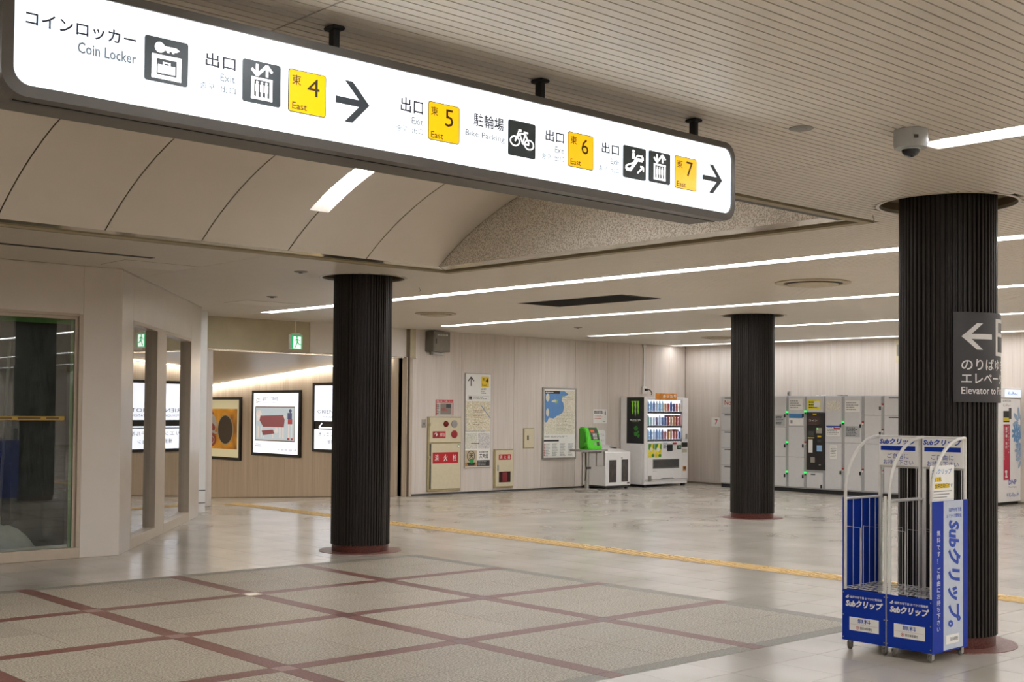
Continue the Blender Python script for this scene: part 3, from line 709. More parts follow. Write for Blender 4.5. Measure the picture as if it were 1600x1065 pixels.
for a, e_, n_, s_ in (((452.5, 107, 172, 509.5, 119), (457, 115, 131, 471, 118), ('4', 481, 121, 149, 500, 127), (457, 158, 169, 480, 162)),
                      ((671, 158, 216, 718, 168), (674, 165, 179, 685, 168), ('5', 696, 170, 197, 709, 174), (674, 204, 214, 693, 208)),
                      ((889, 205.5, 258, 927.5, 213), (892, 211, 224, 902, 214), ('6', 909, 216, 240, 920, 219), (892, 247, 256, 908, 250)),
                      ((1056, 243, 292, 1089, 250), (1058, 249, 261, 1067, 252), ('7', 1073, 252, 275, 1083, 255), (1058, 282, 290, 1072, 285))):
    plate(*a, M_SYEL, 'exit_plate', M_PICT); M_TY = plain('ink_brown', '#3a2a08', .5)
    for bd, q, bo_ in (('東', e_, .004), (n_[0], n_[1:], 0), ('East', s_, .004)): ptext(FSG, bd, *q, M_TY, FACE, d=.0014, bold=bo_)
def sarrow(xl, yl, xr, yr, hh):
    x0, zc = FSG.at(xl, yl); x1, _ = FSG.at(xr, yr); zc -= .0; w_ = hh*.34
    mb = MB(); yv = .0022
    kx = x1-w_*1.35-w_/2
    mb.poly([(x0, yv, zc-w_/2), (kx, yv, zc-w_/2), (x1-hh-w_*1.35, yv, zc-hh), (x1-hh, yv, zc-hh), (x1, yv, zc), (x1-hh, yv, zc+hh), (x1-hh-w_*1.35, yv, zc+hh), (kx, yv, zc+w_/2), (x0, yv, zc+w_/2)])
    part('arrow', mb, M_ARW, FACE)
sarrow(525, 154, 578, 166, .075); sarrow(1098, 276, 1129, 283, .068)
for px in (600, 719):
    x, _ = FSG.at(px, 200); mb = MB(); z0_, z1_ = (sz0+.1, sz1-.12) if px == 600 else (sz0+.03, sz1-.03); mb.box(x-.0008, x+.0008, .003, .004, z0_, z1_); part('joint_line', mb, emis('joint_pale', '#e2e8ec', .85), FACE)

# ---- ceiling fixtures
def cpt(px, py, z=H): r = ray(px, py); return CPOS+r*((z-CAM_H)/r.z)
p = cpt(1423, 203); t = thing('dome_camera', 'white dome security camera on the ceiling at the end of the light strip', 'camera', None, (p.x, p.y, H)); OFF[t.name] = (0, 0, 0)
part('body', MB().lathe([(.0, -.002), (.082, -.002), (.083, -.035), (.0835, -.0355), (.083, -.036), (.083, -.07), (.078, -.092), (.05, -.095), (0, -.095)], seg=36), plain('camera_grey', '#a9a9a6', .4), t, smooth=True)
part('dome', MB().lathe([(.045, -.094), (.042, -.112), (.03, -.126), (.014, -.133), (0, -.134)], seg=28), plain('dome_black', '#15171a', .08), t, smooth=True)
part('dome_ring', MB().lathe([(.05, -.094), (.05, -.1), (.044, -.1)], seg=28), plain('ring_grey', '#c8c8c4', .3), t, smooth=True)
mb = MB(); mb.box(-.01, .01, -.086, -.08, -.055, -.04); o = part('indicator', mb, M_DARK, t); o.rotation_euler[2] = R_(-42)
p = cpt(1252, 200); t = thing('ceiling_speaker', 'small round grey cover plate in the ceiling slats near the camera', 'cover plate', None, (p.x, p.y, H)); OFF[t.name] = (0, 0, 0)
part('plate', MB().lathe([(0, -.006), (.056, -.006), (.06, -.004), (.06, -.0005)], seg=32), M_GREYP, t, smooth=True); part('plate_centre', MB().lathe([(0, -.007), (.03, -.007), (.03, -.005)], seg=20), M_GREYP, t)
M_DIFF = plain('diffuser_beige', '#b9ab90', .45)
for (px, py, r, nm) in ((1270, 441, .4, 'round ceiling air diffuser between the two front pillars'), (681, 489.5, .3, 'round ceiling air diffuser right of the left pillar'), (1123, 527, .33, 'small far round air diffuser left of the middle pillar top')):
    p = cpt(px, py); t = thing('air_diffuser', nm, 'air diffuser', None, (p.x, p.y, H)); OFF[t.name] = (0, 0, 0)
    part('outer_ring', MB().lathe([(r, -.0005), (r, -.012), (r*.86, -.02), (r*.78, -.014), (r*.78, -.002)], seg=48), M_DIFF, t, smooth=True)
    part('throat', MB().lathe([(r*.78, -.003), (0, -.003)], seg=40), M_DARK, t)
    part('cone', MB().lathe([(0, -.045), (r*.4, -.045), (r*.66, -.03), (r*.68, -.024), (r*.4, -.022), (r*.4, -.003)], seg=44), M_DIFF, t, smooth=True)
x0, x1, y0, y1 = GRIL; t = thing('return_air_grille', 'large dark rectangular air grille in the ceiling', 'grille', None, ((x0+x1)/2, (y0+y1)/2, H))
mb = MB(); mb.box(x0, x1, y0, y0+.02, H-.003, H+.05); mb.box(x0, x1, y1-.02, y1, H-.003, H+.05); mb.box(x0, x0+.02, y0+.02, y1-.02, H-.003, H+.05); mb.box(x1-.02, x1, y0+.02, y1-.02, H-.003, H+.05); part('frame', mb, M_DKMET, t)
mb = MB(); mb.box(x0, x1, y0, y1, H+.06, H+.065); part('backing', mb, M_BLACK, t)
bl = MB(); bl.box(x0+.02, x1-.02, -.012, .012, H+.005, H+.008); me = bpy.data.meshes.new('blade'); bl.bm.transform(Matrix.Translation((-(x0+x1)/2, 0, -H))); bl.bm.to_mesh(me); bl.bm.free()
for k in range(34):
    o = put('blade', me, M_DKMET, t); o.location = (0, y0+.04+k*(y1-y0-.08)/33-(y0+y1)/2, 0); o.rotation_euler[0] = R_(35)
for (px, py, s_, nm) in ((655, 449, .05, 'tiny ceiling hook above and right of the left pillar'), (1364, 336, .04, 'tiny ceiling hook left of the nearest pillar top')):
    p = cpt(px, py); t = thing('ceiling_hook', nm, 'hook', None, (p.x, p.y, H)); OFF[t.name] = (0, 0, 0)
    part('hook', MB().tube([(0, 0, 0)]+[(.015*math.sin(a), 0, -.03+.015*math.cos(a)) for a in (0, .8, 1.6, 2.4, 3.2, 4)], .003, 6), M_GREYP, t)
for (px, py, px2, py2, nm) in ((425, 463, 447, 466, 'small flat ceiling sensor plate left of the left pillar'), (470, 424, 486, 426, 'small flat ceiling sensor plate near the vault edge'), (903, 511, 910, 513, 'tiny black ceiling sensor between two light strips')):
    p = cpt(px, py); t = thing('ceiling_sensor', nm, 'sensor', None, (p.x, p.y, H)); OFF[t.name] = (0, 0, 0)
    part('plate', MB().lathe([(0, -.012), (.05, -.012), (.07, -.006), (.07, -.0005)], seg=24), M_GREYP, t, smooth=True); part('lens', MB().lathe([(0, -.02), (.02, -.018), (.025, -.011)], seg=16), M_DARK, t)
t = thing('slot_vent', 'long thin linear slot vent in the ceiling before the storefront', 'vent', None, (4, 10.87, H))
mb = MB(); mb.box(1.5, 5.26, 10.845, 10.9, H-.003, H-.0005); part('slot', mb, M_BLACK, t); mb = MB(); mb.box(1.5, 5.28, 10.9, 10.915, H-.006, H-.0005); mb.box(5.26, 5.28, 10.84, 10.9, H-.006, H-.0005); part('edge', mb, M_METAL, t)
for k, (a, b, c, d) in enumerate(((5.15, 5.95, 11.2, 11.75), (8.2, 9.0, 14.2, 14.8))):
    t = thing('access_hatch', ('square ceiling access hatch above the storefront corner', 'square ceiling access hatch before the passage')[k], 'hatch', None, ((a+b)/2, (c+d)/2, H))
    mb = MB(); mb.box(a, b, c, d, H-.002, H-.0006); part('lid', mb, M_PLANK, t)
    mb = MB()
    for q in ((a, b, c-.004, c), (a, b, d, d+.004), (a-.004, a, c, d), (b, b+.004, c, d)): mb.box(*q, H-.0015, H-.0003)
    part('rim', mb, M_GAP, t)
# exit sign hanging before the header
FE = Frame((0, 16.6, 0)); x0, x1, z0, z1 = FE.rect(454, 522, 472.5, 546); xm = (x0+x1)/2
t = thing('exit_sign', 'small green and white running-man exit sign on a thin rod', 'exit sign', FE, (xm, .03, z0))
mb = MB(); mb.box(x0, x1, .0, .06, z0, z1, .004); part('case', mb, M_WHITE, t)
M_EXG = emis('exit_green', '#18a862', .85); M_EXW = emis('exit_white', '#f2fff6', 1.0)
mb = MB(); mb.box(x0+.006, x1-.006, -.003, 0, z0+.006, z1-.006); fc = part('face', mb, M_EXG, t)
mb = MB(); mb.box(x0+(x1-x0)*.24, x0+(x1-x0)*.86, -.0045, -.002, z0+.012, z1-.03); part('doorway', mb, M_EXW, fc)
sym(fc, [ell(.52, .82, .07, .06), seg((.52, .74), (.56, .5), .13), seg((.56, .5), (.72, .34), .09), seg((.72, .34), (.84, .34), .07), seg((.56, .5), (.46, .3), .09), seg((.46, .3), (.36, .12), .08), seg((.54, .7), (.38, .62), .06), seg((.38, .62), (.32, .5), .05), seg((.56, .7), (.74, .6), .06)], (x0, x1, z0, z1), -.005, M_EXG, 'running_figure')
mb = MB(); mb.cyl((xm, .03, z1+.02), (xm, .03, H-.02), .008); part('rod', mb, M_WHITE, t)
part('rod_cap', MB().lathe([(0, H-.001), (.07, H-.001), (.06, H-.012), (.012, H-.03), (0, H-.03)], (xm, .03, 0), 24), M_WHITE, t, smooth=True)
mb = MB(); mb.box(x0+.03, x1-.03, .01, .05, z1, z1+.025, .004); part('bracket', mb, M_WHITE, t)

# ---- lit posters in the passage
def poster(label, cat, px, W, h0, h1, lit=True):
    xa = FP.at(*px[0])[0]; zb = h0
    t = thing('lit_poster', label, cat, FP, (xa+W/2, 0, zb)); x0, x1, z0, z1 = xa, xa+W, h0, h1; e = .055
    mb = MB(); mb.box(x0, x1, -.05, -.001, z0, z0+e); mb.box(x0, x1, -.05, -.001, z1-e, z1); mb.box(x0, x0+e, -.05, -.001, z0+e, z1-e); mb.box(x1-e, x1, -.05, -.001, z0+e, z1-e); part('frame', mb, M_BLACK, t)
    return t, (x0+e, x1-e, z0+e, z1-e)
M_LITW = emis('lit_paper', '#eef3ff', 1.25); M_LITC = emis('lit_cream', '#cfc49c', .55)
t, (a, b, c, d) = poster('lit art poster with a brown cow on a white sheet, middle of the passage wall', 'poster', ((397, 610),), 1.8, .56, 1.866)
mb = MB(); mb.box(a, b, -.035, -.003, c, d); sh = part('sheet', mb, M_LITW, t)
W_, H_ = b-a, d-c; Y_ = -.0362
U = lambda u0, u1, v0, v1: (a+W_*u0, a+W_*u1, c+H_*v0, c+H_*v1)
def rectp(par, q, y, mat, nm): mb = MB(); mb.poly([(q[0], y, q[2]), (q[1], y, q[2]), (q[1], y, q[3]), (q[0], y, q[3])]); return part(nm, mb, mat, par)
M_L1 = emis('lit_frame_brown', '#7a6a58', .5); M_L2 = emis('lit_greyblue', '#b9c6cc', .7); M_L3 = emis('lit_maroon', '#8d4a50', .55); M_L4 = emis('lit_paleskin', '#d9d0cb', .7); M_L5 = emis('lit_navy', '#3f4a78', .5); M_L6 = emis('lit_red', '#b0363c', .55)
rectp(sh, U(.04, .92, .2, .78), Y_, M_L1, 'picture_edge'); pic = rectp(sh, U(.055, .905, .22, .76), Y_-.0004, M_L2, 'picture'); B_ = U(.055, .905, .22, .76)
sym(pic, [[(.12, .74), (.72, .78), (.76, .62), (.74, .4), (.2, .4), (.1, .6)], [(.16, .28), (.46, .32), (.5, .2), (.2, .14)]], B_, Y_-.0008, M_L3, 'animal_body', True)
sym(pic, [ell(.08, .8, .075, .12), R4(.02, .11, .58, .74), R4(.05, .09, .06, .42), R4(.13, .17, .06, .4), R4(.62, .66, .06, .42), R4(.7, .74, .06, .42), ell(.55, .3, .05, .09), R4(.2, .23, .06, .2), R4(.44, .47, .06, .2), ell(.76, .72, .03, .05)], B_, Y_-.0007, M_L4, 'animal_limb', True)
sym(pic, [R4(.83, .94, .66, .84), ell(.9, .9, .035, .06)], B_, Y_-.0008, M_L5, 'figure_top'); sym(pic, [R4(.84, .95, .5, .66), R4(.83, .89, .02, .08), R4(.92, .97, .02, .08)], B_, Y_-.0008, M_L6, 'figure_cloth'); sym(pic, [R4(.85, .88, .08, .5), R4(.92, .95, .08, .5)], B_, Y_-.0008, M_L4, 'figure_legs')
q = U(.2, .55, .87, .94); text('福岡アジア美術館', *q, Y_, M_INK, sh); q = U(.2, .5, .835, .86); text('Fukuoka Asian Art Museum', *q, Y_, M_INKG, sh)
q = U(.56, .95, .04, .09); text('地下鉄中洲川端駅下車', *q, Y_, M_INK, sh); lines(sh, *U(.05, .2, .1, .16), Y_, 2, M_INKG)
sym(sh, ann(.09, .88, .035, .012, 12)+[seg((.05, .84), (.16, .86), .01), seg((.12, .93), (.15, .88), .01)], (a, b, c, d), Y_, emis('lit_gold', '#a59a5a', .6), 'museum_mark')
# hotel advertisement
t, (a, b, c, d) = poster('lit white hotel advertisement with black arrow band, partly behind the left pillar', 'poster', ((492, 598),), 1.8, .695, 1.998)
W_, H_ = b-a, d-c
mb = MB(); mb.box(a, b, -.03, -.003, c, d); bk = part('back_sheet', mb, M_BLACK, t)
mb = MB(); mb.box(*U(0, 1, .44, 1)[:2], -.034, -.029, *U(0, 1, .44, 1)[2:]); s1 = part('upper_sheet', mb, M_LITW, t); mb = MB(); mb.box(*U(0, 1, 0, .31)[:2], -.034, -.029, *U(0, 1, 0, .31)[2:]); s2 = part('lower_sheet', mb, M_LITW, t)
q = U(.14, .86, .56, .62); text('ORIENTAL HOTEL', *U(.06, .94, .56, .62), -.0352, M_INK, s1); q = U(.18, .82, .49, .525); text('FUKUOKA HAKATA STATION', *q, -.0352, M_INK, s1)
q = U(.17, .83, .2, .27); text('オリエンタルホテル福岡', *U(.08, .92, .2, .27), -.0352, M_INK, s2); q = U(.26, .74, .08, .15); text('博多ステーション', *q, -.0352, M_INK, s2)
sym(s1, ann(.5, .8, .03, .008, 14, 3)+[seg((.47, .7), (.53, .9), .008), seg((.53, .7), (.47, .9), .008), R4(.46, .54, .68, .69)], (a, b, c, d), -.0352, M_INKG, 'crest')
sym(bk, [seg((.09, .335), (.9, .335), .022), seg((.09, .335), (.15, .41), .022)], (a, b, c, d), -.0312, M_LITW, 'arrow')
# ceramics picture
t, (a, b, c, d) = poster('lit poster of lacquer bowls on an orange ground, leftmost on the passage wall', 'poster', ((379, 620),), 1.8, .425, 1.736)
t.location = FP.world(FP.at(379, 620)[0]-1.8+.9, 0, .425); OFF2 = -1.8
W_, H_ = b-a, d-c
mb = MB(); mb.box(a, b, -.035, -.003, c, d); sh = part('sheet', mb, M_LITC, t)
m, tt, bb, N, L = nt('orange_ground'); f = noise(tt, posco(tt), 1.6, 2); cc = ramp(tt, f, [(.35, col('#7a4a12')), (.65, col('#c98a22'))]); L(cc, bb.inputs['Base Color']); L(cc, bb.inputs['Emission Color']); bb.inputs['Emission Strength'].default_value = .45
q = U(.05, .95, .14, .84); pic = rectp(sh, q, Y_, m, 'picture')
M_B1 = emis('bowl_dark', '#33291f', .4); M_B2 = emis('bowl_red', '#7c2f25', .45); M_B3 = emis('bowl_grey', '#9c9388', .45); M_B4 = emis('bowl_rim', '#8d8467', .45)
sym(pic, [ell(.68, .48, .22, .38, 28)], q, Y_-.0008, M_B4, 'bowl_rim'); sym(pic, [ell(.68, .48, .2, .35, 28)], q, Y_-.0012, M_B1, 'bowl'); sym(pic, [ell(.2, .62, .24, .3, 24)], q, Y_-.0008, M_B3, 'bowl'); sym(pic, [ell(.2, .52, .2, .14, 20), ell(.27, .22, .16, .18, 20), [(0, .9), (.3, .98), (.36, .86), (.05, .84)]], q, Y_-.0012, M_B2, 'bowl_pattern')
sym(pic, ann(.27, .22, .11, .02, 18)+ann(.27, .22, .05, .02, 14)+[seg((.3, .44), (.44, .38), .05)], q, Y_-.0016, M_B3, 'bowl_lines')
S('駐輪場', 741, 175, 196, 788, 188, bold=.004); S('Bike Parking', 728, 201, 213, 789, 219, mat=M_TXWASH)

# ---- elevator sign wrapped on the nearest pillar
cx, cy = PILL[2]; RS2 = PR+.016
t = thing('pillar_sign', 'black curved sign with white arrow wrapped round the nearest pillar', 'sign', None, (cx, cy, 1.58)); OFF[t.name] = (0, 0, 0)
def bendp(p): a = R_(214.2)+p[0]/RS2; return (RS2+p[1])*math.cos(a), (RS2+p[1])*math.sin(a), p[2]-1.58
def bent(nm, x0, x1, z0, z1, d0, d1, mat, par, n=20):
    mb = MB(); rows = []
    for i in range(n+1):
        x = x0+(x1-x0)*i/n; rows.append([mb.bm.verts.new(bendp(q)) for q in ((x, d1, z0), (x, d1, z1), (x, d0, z1), (x, d0, z0))])
    for a, b in zip(rows, rows[1:]):
        for k in range(4): mb.bm.faces.new((a[k], a[(k+1) % 4], b[(k+1) % 4], b[k]))
    mb.bm.faces.new(rows[0]); mb.bm.faces.new(rows[-1][::-1]); return part(nm, mb, mat, par, smooth=True)
pan = bent('panel', 0, .78, 1.583, 2.162, -.004, .003, plain('sign_black', '#2b2827', .45), t, 30)
M_SW = plain('sign_white', '#d4d0ca', .5)
def TZ(b, x0, x1, z0, z1, **k): text(b, x0, x1, z0, z1, .0045, M_SW, pan, bend=bendp, **k)['kind'] = 'stuff'
TZ('のりばゆき', .05, .05+.41, 1.788, 1.862, bold=.012); TZ('エレベーター', .05, .05+.46, 1.703, 1.772, bold=.012); TZ('Elevator to Platform', .05, .05+.50, 1.636, 1.682, bold=.006)
mb = MB()
zc = 2.005; hh = .085; wv = .034
def bq(pts):
    mb.poly([bendp((x, .0045, z)) for x, z in pts])
for i in range(12): a, b = .085+.192*i/12, .085+.192*(i+1)/12; bq([(a, zc-wv/2), (b, zc-wv/2), (b, zc+wv/2), (a, zc+wv/2)])
for s_ in (1, -1):
    for i in range(10):
        u, v = i/10, (i+1)/10; hx = lambda q: .05+hh*1.2*q
        bq([(hx(u), zc+s_*hh*u), (hx(v), zc+s_*hh*v), (hx(v)+.045, zc+s_*hh*v), (hx(u)+.045, zc+s_*hh*u)])
part('arrow', mb, M_SW, pan)
bent('pictogram', .323, .49, 1.885, 2.125, .003, .0045, M_SW, pan, 8); bent('pictogram_opening', .35, .46, 1.91, 2.01, .0045, .006, M_DARK, pan, 6)
for k in range(2): bent('pictogram_arrow', .36+.05*k, .385+.05*k, 2.035, 2.10, .0045, .006, M_DARK, pan, 3)

# ---- things on the back wall
WY = -.0125
def pbox(F, name, px, d0, d1, mat, parent, bev=0): x0, x1, z0, z1 = F.rect(*px); mb = MB(); mb.box(x0, x1, d0, d1, z0, z1, bev); return part(name, mb, mat, parent)
def prect(F, name, px, y, mat, parent): return rectp(parent, F.rect(*px), y, mat, name)
# hydrant cabinet
x0, x1, z0, z1 = FC.rect(666.5, 650.5, 717, 765.5)
t = thing('fire_hydrant_cabinet', 'tall cream fire hydrant cabinet with red label and red lamp, left on the back wall', 'cabinet', FC, ((x0+x1)/2, WY, z0))
mb = MB(); mb.box(x0, x1, WY-.03, WY, z0, z1, .004); part('frame', mb, M_CREAMD, t)
zm = FC.at(690, 691.5)[1]; e = .03
mb = MB(); mb.box(x0+e, x1-.012, WY-.045, WY-.03, zm+.01, z1-.02, .004); up = part('upper_panel', mb, M_CREAM, t)
mb = MB(); mb.box(x0+.07, x1-.018, WY-.045, WY-.03, z0+.04, zm-.012, .004); lo = part('door', mb, M_CREAM, t)
mb = MB(); mb.box(x0+.045, x0+.07, WY-.034, WY-.029, z0+.04, zm-.02); part('door_gap', mb, M_DKMET, t)
for z in (zm+.3, (z0+zm)/2+.15): mb = MB(); mb.box(x0+.01, x0+.05, WY-.05, WY-.03, z, z+.05, .003); part('hinge', mb, M_CREAMD, t)
def lampc(px, py, r, nm, m1, dome): x, z = FC.at(px, py); return part(nm, MB().lathe([(r, 0), (r, -.012), (r*.8, -.03 if dome else -.016), (r*.4, -.05 if dome else -.017), (0, -.055 if dome else -.017)], (x, WY-.045, z), 24, 'y'), m1, up, smooth=True)
lampc(693.5, 662, .055, 'alarm_lamp', plain('lamp_red', '#6e1512', .15), True); lampc(706.5, 662, .068, 'speaker_disc', M_GREYP, False); lampc(706.5, 678, .07, 'alarm_button', plain('button_red', '#8e1c1e', .3), False)
pl_ = pbox(FC, 'notice', (673, 673.5, 693, 684), WY-.047, WY-.045, M_SIGNRED, up); prect(FC, 'notice_band', (673, 673.5, 683, 684), WY-.0475, plain('dark_red', '#8c1018', .5), pl_)
ptext(FC, '非常電話', 684, 676, 681.5, 692.5, 676, M_PAPER, pl_, d=WY-.048); ptext(FC, '↑', 675, 675, 682, 681, 675, M_PAPER, pl_, d=WY-.048)
pl_ = pbox(FC, 'red_label', (673, 706.5, 712.5, 722.5), WY-.047, WY-.045, M_SIGNRED, lo)
for k, ch in enumerate('消火栓'): ptext(FC, ch, 676+14*k, 709.5, 720, 682+14*k, 709.5, M_PAPER, pl_, d=WY-.048, bold=.01)
x, z = FC.at(713.5, 696.5); mb = MB(); mb.disc(x, z, .03, WY-.047, WY-.045); q = part('sticker', mb, M_GRND, lo); mb = MB(); mb.disc(x, z, .021, WY-.048, WY-.047); part('sticker_centre', mb, M_PAPER, q)
# notice above hydrant
t = thing('emergency_notice', 'small red-bordered notice above the hydrant cabinet', 'notice', FC, FC.at(693, 649)[:1]+(WY, FC.at(693, 649)[1]))
pbox(FC, 'board', (680, 624, 707, 649), WY-.008, WY, plain('notice_pale', '#b5b0a4', .4), t); pbox(FC, 'red_border', (680, 624, 707, 629), WY-.01, WY-.008, M_SIGNRED, t)
rectp(t, FC.rect(680, 629.2, 681, 649), WY-.0095, M_SIGNRED, 'edge'); rectp(t, FC.rect(706, 629.2, 707, 649), WY-.0095, M_SIGNRED, 'edge')
prect(FC, 'photo', (687, 630, 704, 647), WY-.009, plain('photo_grey', '#7e7468', .4), t); prect(FC, 'photo_detail', (696, 631, 703, 637), WY-.0095, M_DARK, t); lines(t, *FC.rect(688, 637.5, 699, 642), WY-.0095, 2, M_REDINK); lines(t, *FC.rect(681, 631, 685.5, 647), WY-.0095, 6, M_INK); text('緊急の際にご利用ください', *FC.rect(681, 625, 706, 628.4), WY-.0105, M_PAPER, t)
t = thing('switch_plate', 'small grey metal switch plate left of the hydrant cabinet', 'switch', FC, FC.at(661, 667)[:1]+(WY, FC.at(661, 667)[1]))
pbox(FC, 'plate', (658, 655, 664.8, 667.7), WY-.008, WY, M_STEEL, t, .002); pbox(FC, 'key_slot', (660.8, 660, 662.2, 663), WY-.012, WY-.008, M_DARK, t)
# steel box high on the wall
x0, x1, z0, z1 = FC.rect(678, 517, 704, 550, -.26); t = thing('control_box', 'grey steel control box high on the back wall corner', 'box', FC, ((x0+x1)/2, WY, z0))
M_BOX = plain('box_grey', '#7c776b', .35, .5)
mb = MB(); mb.box(x0, x1, -.25, WY, z0, z1, .006); part('case', mb, M_BOX, t)
mb = MB(); mb.box(x0+.02, x1-.02, -.258, -.25, z0+.02, z1-.03, .004); dr = part('door', mb, M_BOX, t); mb = MB(); mb.box(x0+.045, x0+.065, -.268, -.258, (z0+z1)/2-.04, (z0+z1)/2+.05, .003); part('handle', mb, M_DARK, dr)
text('放送設備', x0+.08, x1-.06, z1-.075, z1-.045, -.2585, M_PAPER, dr)
mb = MB(); mb.box(x0+.1, x1-.02, -.12, -.05, z0-.05, z0, .01); part('lamp_unit', mb, M_WHITE, t); mb = MB(); mb.cyl((x0+.06, -.1, z0), (x0+.06, -.1, z0-.05), .02); part('cable_gland', mb, M_BOX, t)
# wayfinding board with maps
x0, x1, z0, z1 = FC.rect(726, 583.5, 765.5, 728.5); x0 = FC.at(725.5, 650)[0]; x1 = FC.at(764.5, 650)[0]
t = thing('wayfinding_board', 'tall white board with upward arrow, yellow exit plate and street map', 'notice board', FC, ((x0+x1)/2, WY, z0))
mb = MB(); mb.box(x0-.012, x1+.012, WY-.02, WY, z0-.012, z1+.012, .003); part('frame', mb, M_STEEL, t); mb = MB(); mb.box(x0, x1, WY-.023, WY-.02, z0, z1); bd = part('sheet', mb, M_PAPER, t)
V = lambda u0, u1, py0, py1: (x0+(x1-x0)*u0, x0+(x1-x0)*u1, FC.at(745, py1)[1], FC.at(745, py0)[1]); BYY = WY-.0235
def mapmat(key, c0, c1, c2, sc_):
    m, t, b, N, L = nt(key); vo = N('ShaderNodeTexVoronoi'); vo.feature = 'DISTANCE_TO_EDGE'; vo.inputs['Scale'].default_value = sc_; vc = posco(t); L(vc, vo.inputs['Vector'])
    base = ramp(t, noise(t, vc, sc_*1.3, 3), [(.35, col(c0)), (.55, col(c1)), (.7, col(c2))])
    mx = N('ShaderNodeMix'); mx.data_type = 'RGBA'; L(ramp(t, vo.outputs['Distance'], [(.03, (1, 1, 1, 1)), (.08, (0, 0, 0, 1))]), mx.inputs['Factor']); L(base, mx.inputs['A']); mx.inputs['B'].default_value = col('#e6dfd0'); L(mx.outputs['Result'], b.inputs['Base Color']); b.inputs['Roughness'].default_value = .4; return m
sym(bd, arrow_up(.5, .02, 1, .13, .42), V(.07, .34, 589, 603.5), BYY, M_INK, 'arrow')
q = rectp(bd, V(.62, .92, 588, 604), BYY, M_YEL, 'exit_plate'); text('東', *V(.65, .76, 590, 594.5), BYY-.001, M_INK, q); text('4', *V(.79, .9, 590, 598), BYY-.001, M_INK, q, bold=.01); text('East', *V(.65, .83, 599.5, 602.5), BYY-.001, M_INK, q)
text('出口', *V(.62, .8, 605.5, 609), BYY, M_INK, bd); text('Exit', *V(.62, .74, 610, 612), BYY, M_INK, bd); lines(bd, *V(.62, .84, 612.5, 615), BYY, 1, M_INK)
rectp(bd, V(.08, .93, 618, 624.5), BYY, M_INKG, 'strip_edge'); rectp(bd, V(.085, .925, 618.3, 624.2), BYY-.0003, M_PAPER, 'strip'); rectp(bd, V(.12, .25, 619, 623.8), BYY-.0006, M_DARK, 'strip_icon'); lines(bd, *V(.3, .88, 619, 623.5), BYY-.0006, 2, M_INKG)
mp_ = rectp(bd, V(.0, .99, 626.5, 674.5), BYY, mapmat('street_map', '#b9b38a', '#cfc0a0', '#d8cdb6', 24), 'street_map')
sym(mp_, [seg((.6, .88), (1, .45), .03), seg((.02, .02), (.02, .6), .015), seg((.02, .03), (.8, .03), .012)], V(0, .99, 626.5, 674.5), BYY-.0006, plain('river', '#7d8fae', .5), 'river'); lines(mp_, *V(.3, .8, 640, 664), BYY-.0005, 9, plain('map_brown', '#8a6f56', .5), 'map_marks', .25, .6)
rectp(bd, V(.0, .48, 676, 700.5), BYY, mapmat('floor_plan', '#aab0a0', '#c9c5b4', '#d6d2c4', 34), 'floor_plan'); q = rectp(bd, V(.5, .98, 676, 700.5), BYY, mapmat('floor_plan2', '#9c9ca2', '#c4c0ba', '#d8d4cc', 34), 'floor_plan'); rectp(q, V(.22, .55, 692, 693), BYY-.0006, M_INK, 'scale_bar')
q = rectp(bd, V(.0, .46, 703, 728), BYY, plain('ad_tan', '#b6a588', .5), 'advertisement'); sym(q, ann(.5, .65, .34, .05, 20), V(.0, .46, 703, 728), BYY-.0005, M_INK, 'ring'); text('天', *V(.15, .33, 708, 716), BYY-.0005, M_INK, q, bold=.02); rectp(q, V(0, .46, 722, 728), BYY-.0005, plain('ad_wood', '#a8793e', .5), 'tabletop'); sym(q, [ell(.55, .35, .2, .15)], V(0, .46, 703, 728), BYY-.0008, M_GRND, 'garnish'); sym(q, [[(.25, .06), (.8, .06), (.9, .25), (.15, .25)]], V(0, .46, 703, 728), BYY-.0007, M_INK, 'bowl')
q = rectp(bd, V(.47, .98, 703, 728), BYY, M_PAPER, 'advertisement'); text('茶天燈', *V(.56, .92, 708.5, 716), BYY-.0005, M_INK, q, bold=.02); lines(q, *V(.56, .92, 704.5, 707.5), BYY-.0005, 1, M_INK); rectp(q, V(.47, .98, 718.5, 728), BYY-.0004, M_INK, 'black_band'); lines(q, *V(.5, .94, 719.5, 727), BYY-.0008, 3, M_INKG)
# extinguisher cabinet
x0, x1, z0, z1 = FC.rect(770.3, 701.5, 799.5, 760.8)
t = thing('extinguisher_cabinet', 'cream fire extinguisher cabinet with red label and small window', 'cabinet', FC, ((x0+x1)/2, WY, z0))
mb = MB(); mb.box(x0, x1, WY-.03, WY, z0, z1, .004); part('frame', mb, M_CREAMD, t); mb = MB(); mb.box(x0+.025, x1-.015, WY-.042, WY-.03, z0+.03, z1-.02, .004); dr = part('door', mb, M_CREAM, t)
q = pbox(FC, 'red_label', (776.5, 709.5, 795, 717.5), WY-.044, WY-.042, M_SIGNRED, dr)
for k, ch in enumerate('消火器'): ptext(FC, ch, 777.8+6.2*k, 711, 716.3, 781.6+6.2*k, 711, M_PAPER, q, d=WY-.0445, bold=.008)
pbox(FC, 'handle', (774, 726, 776, 735.5), WY-.05, WY-.042, M_GREYP, dr); pbox(FC, 'window', (776.5, 736.5, 794.5, 752.5), WY-.0435, WY-.042, plain('window_dark', '#3a1f1c', .15), dr)
pbox(FC, 'extinguisher', (782, 737.5, 789, 752), WY-.0445, WY-.0435, plain('ext_red', '#7c2025', .3), dr)
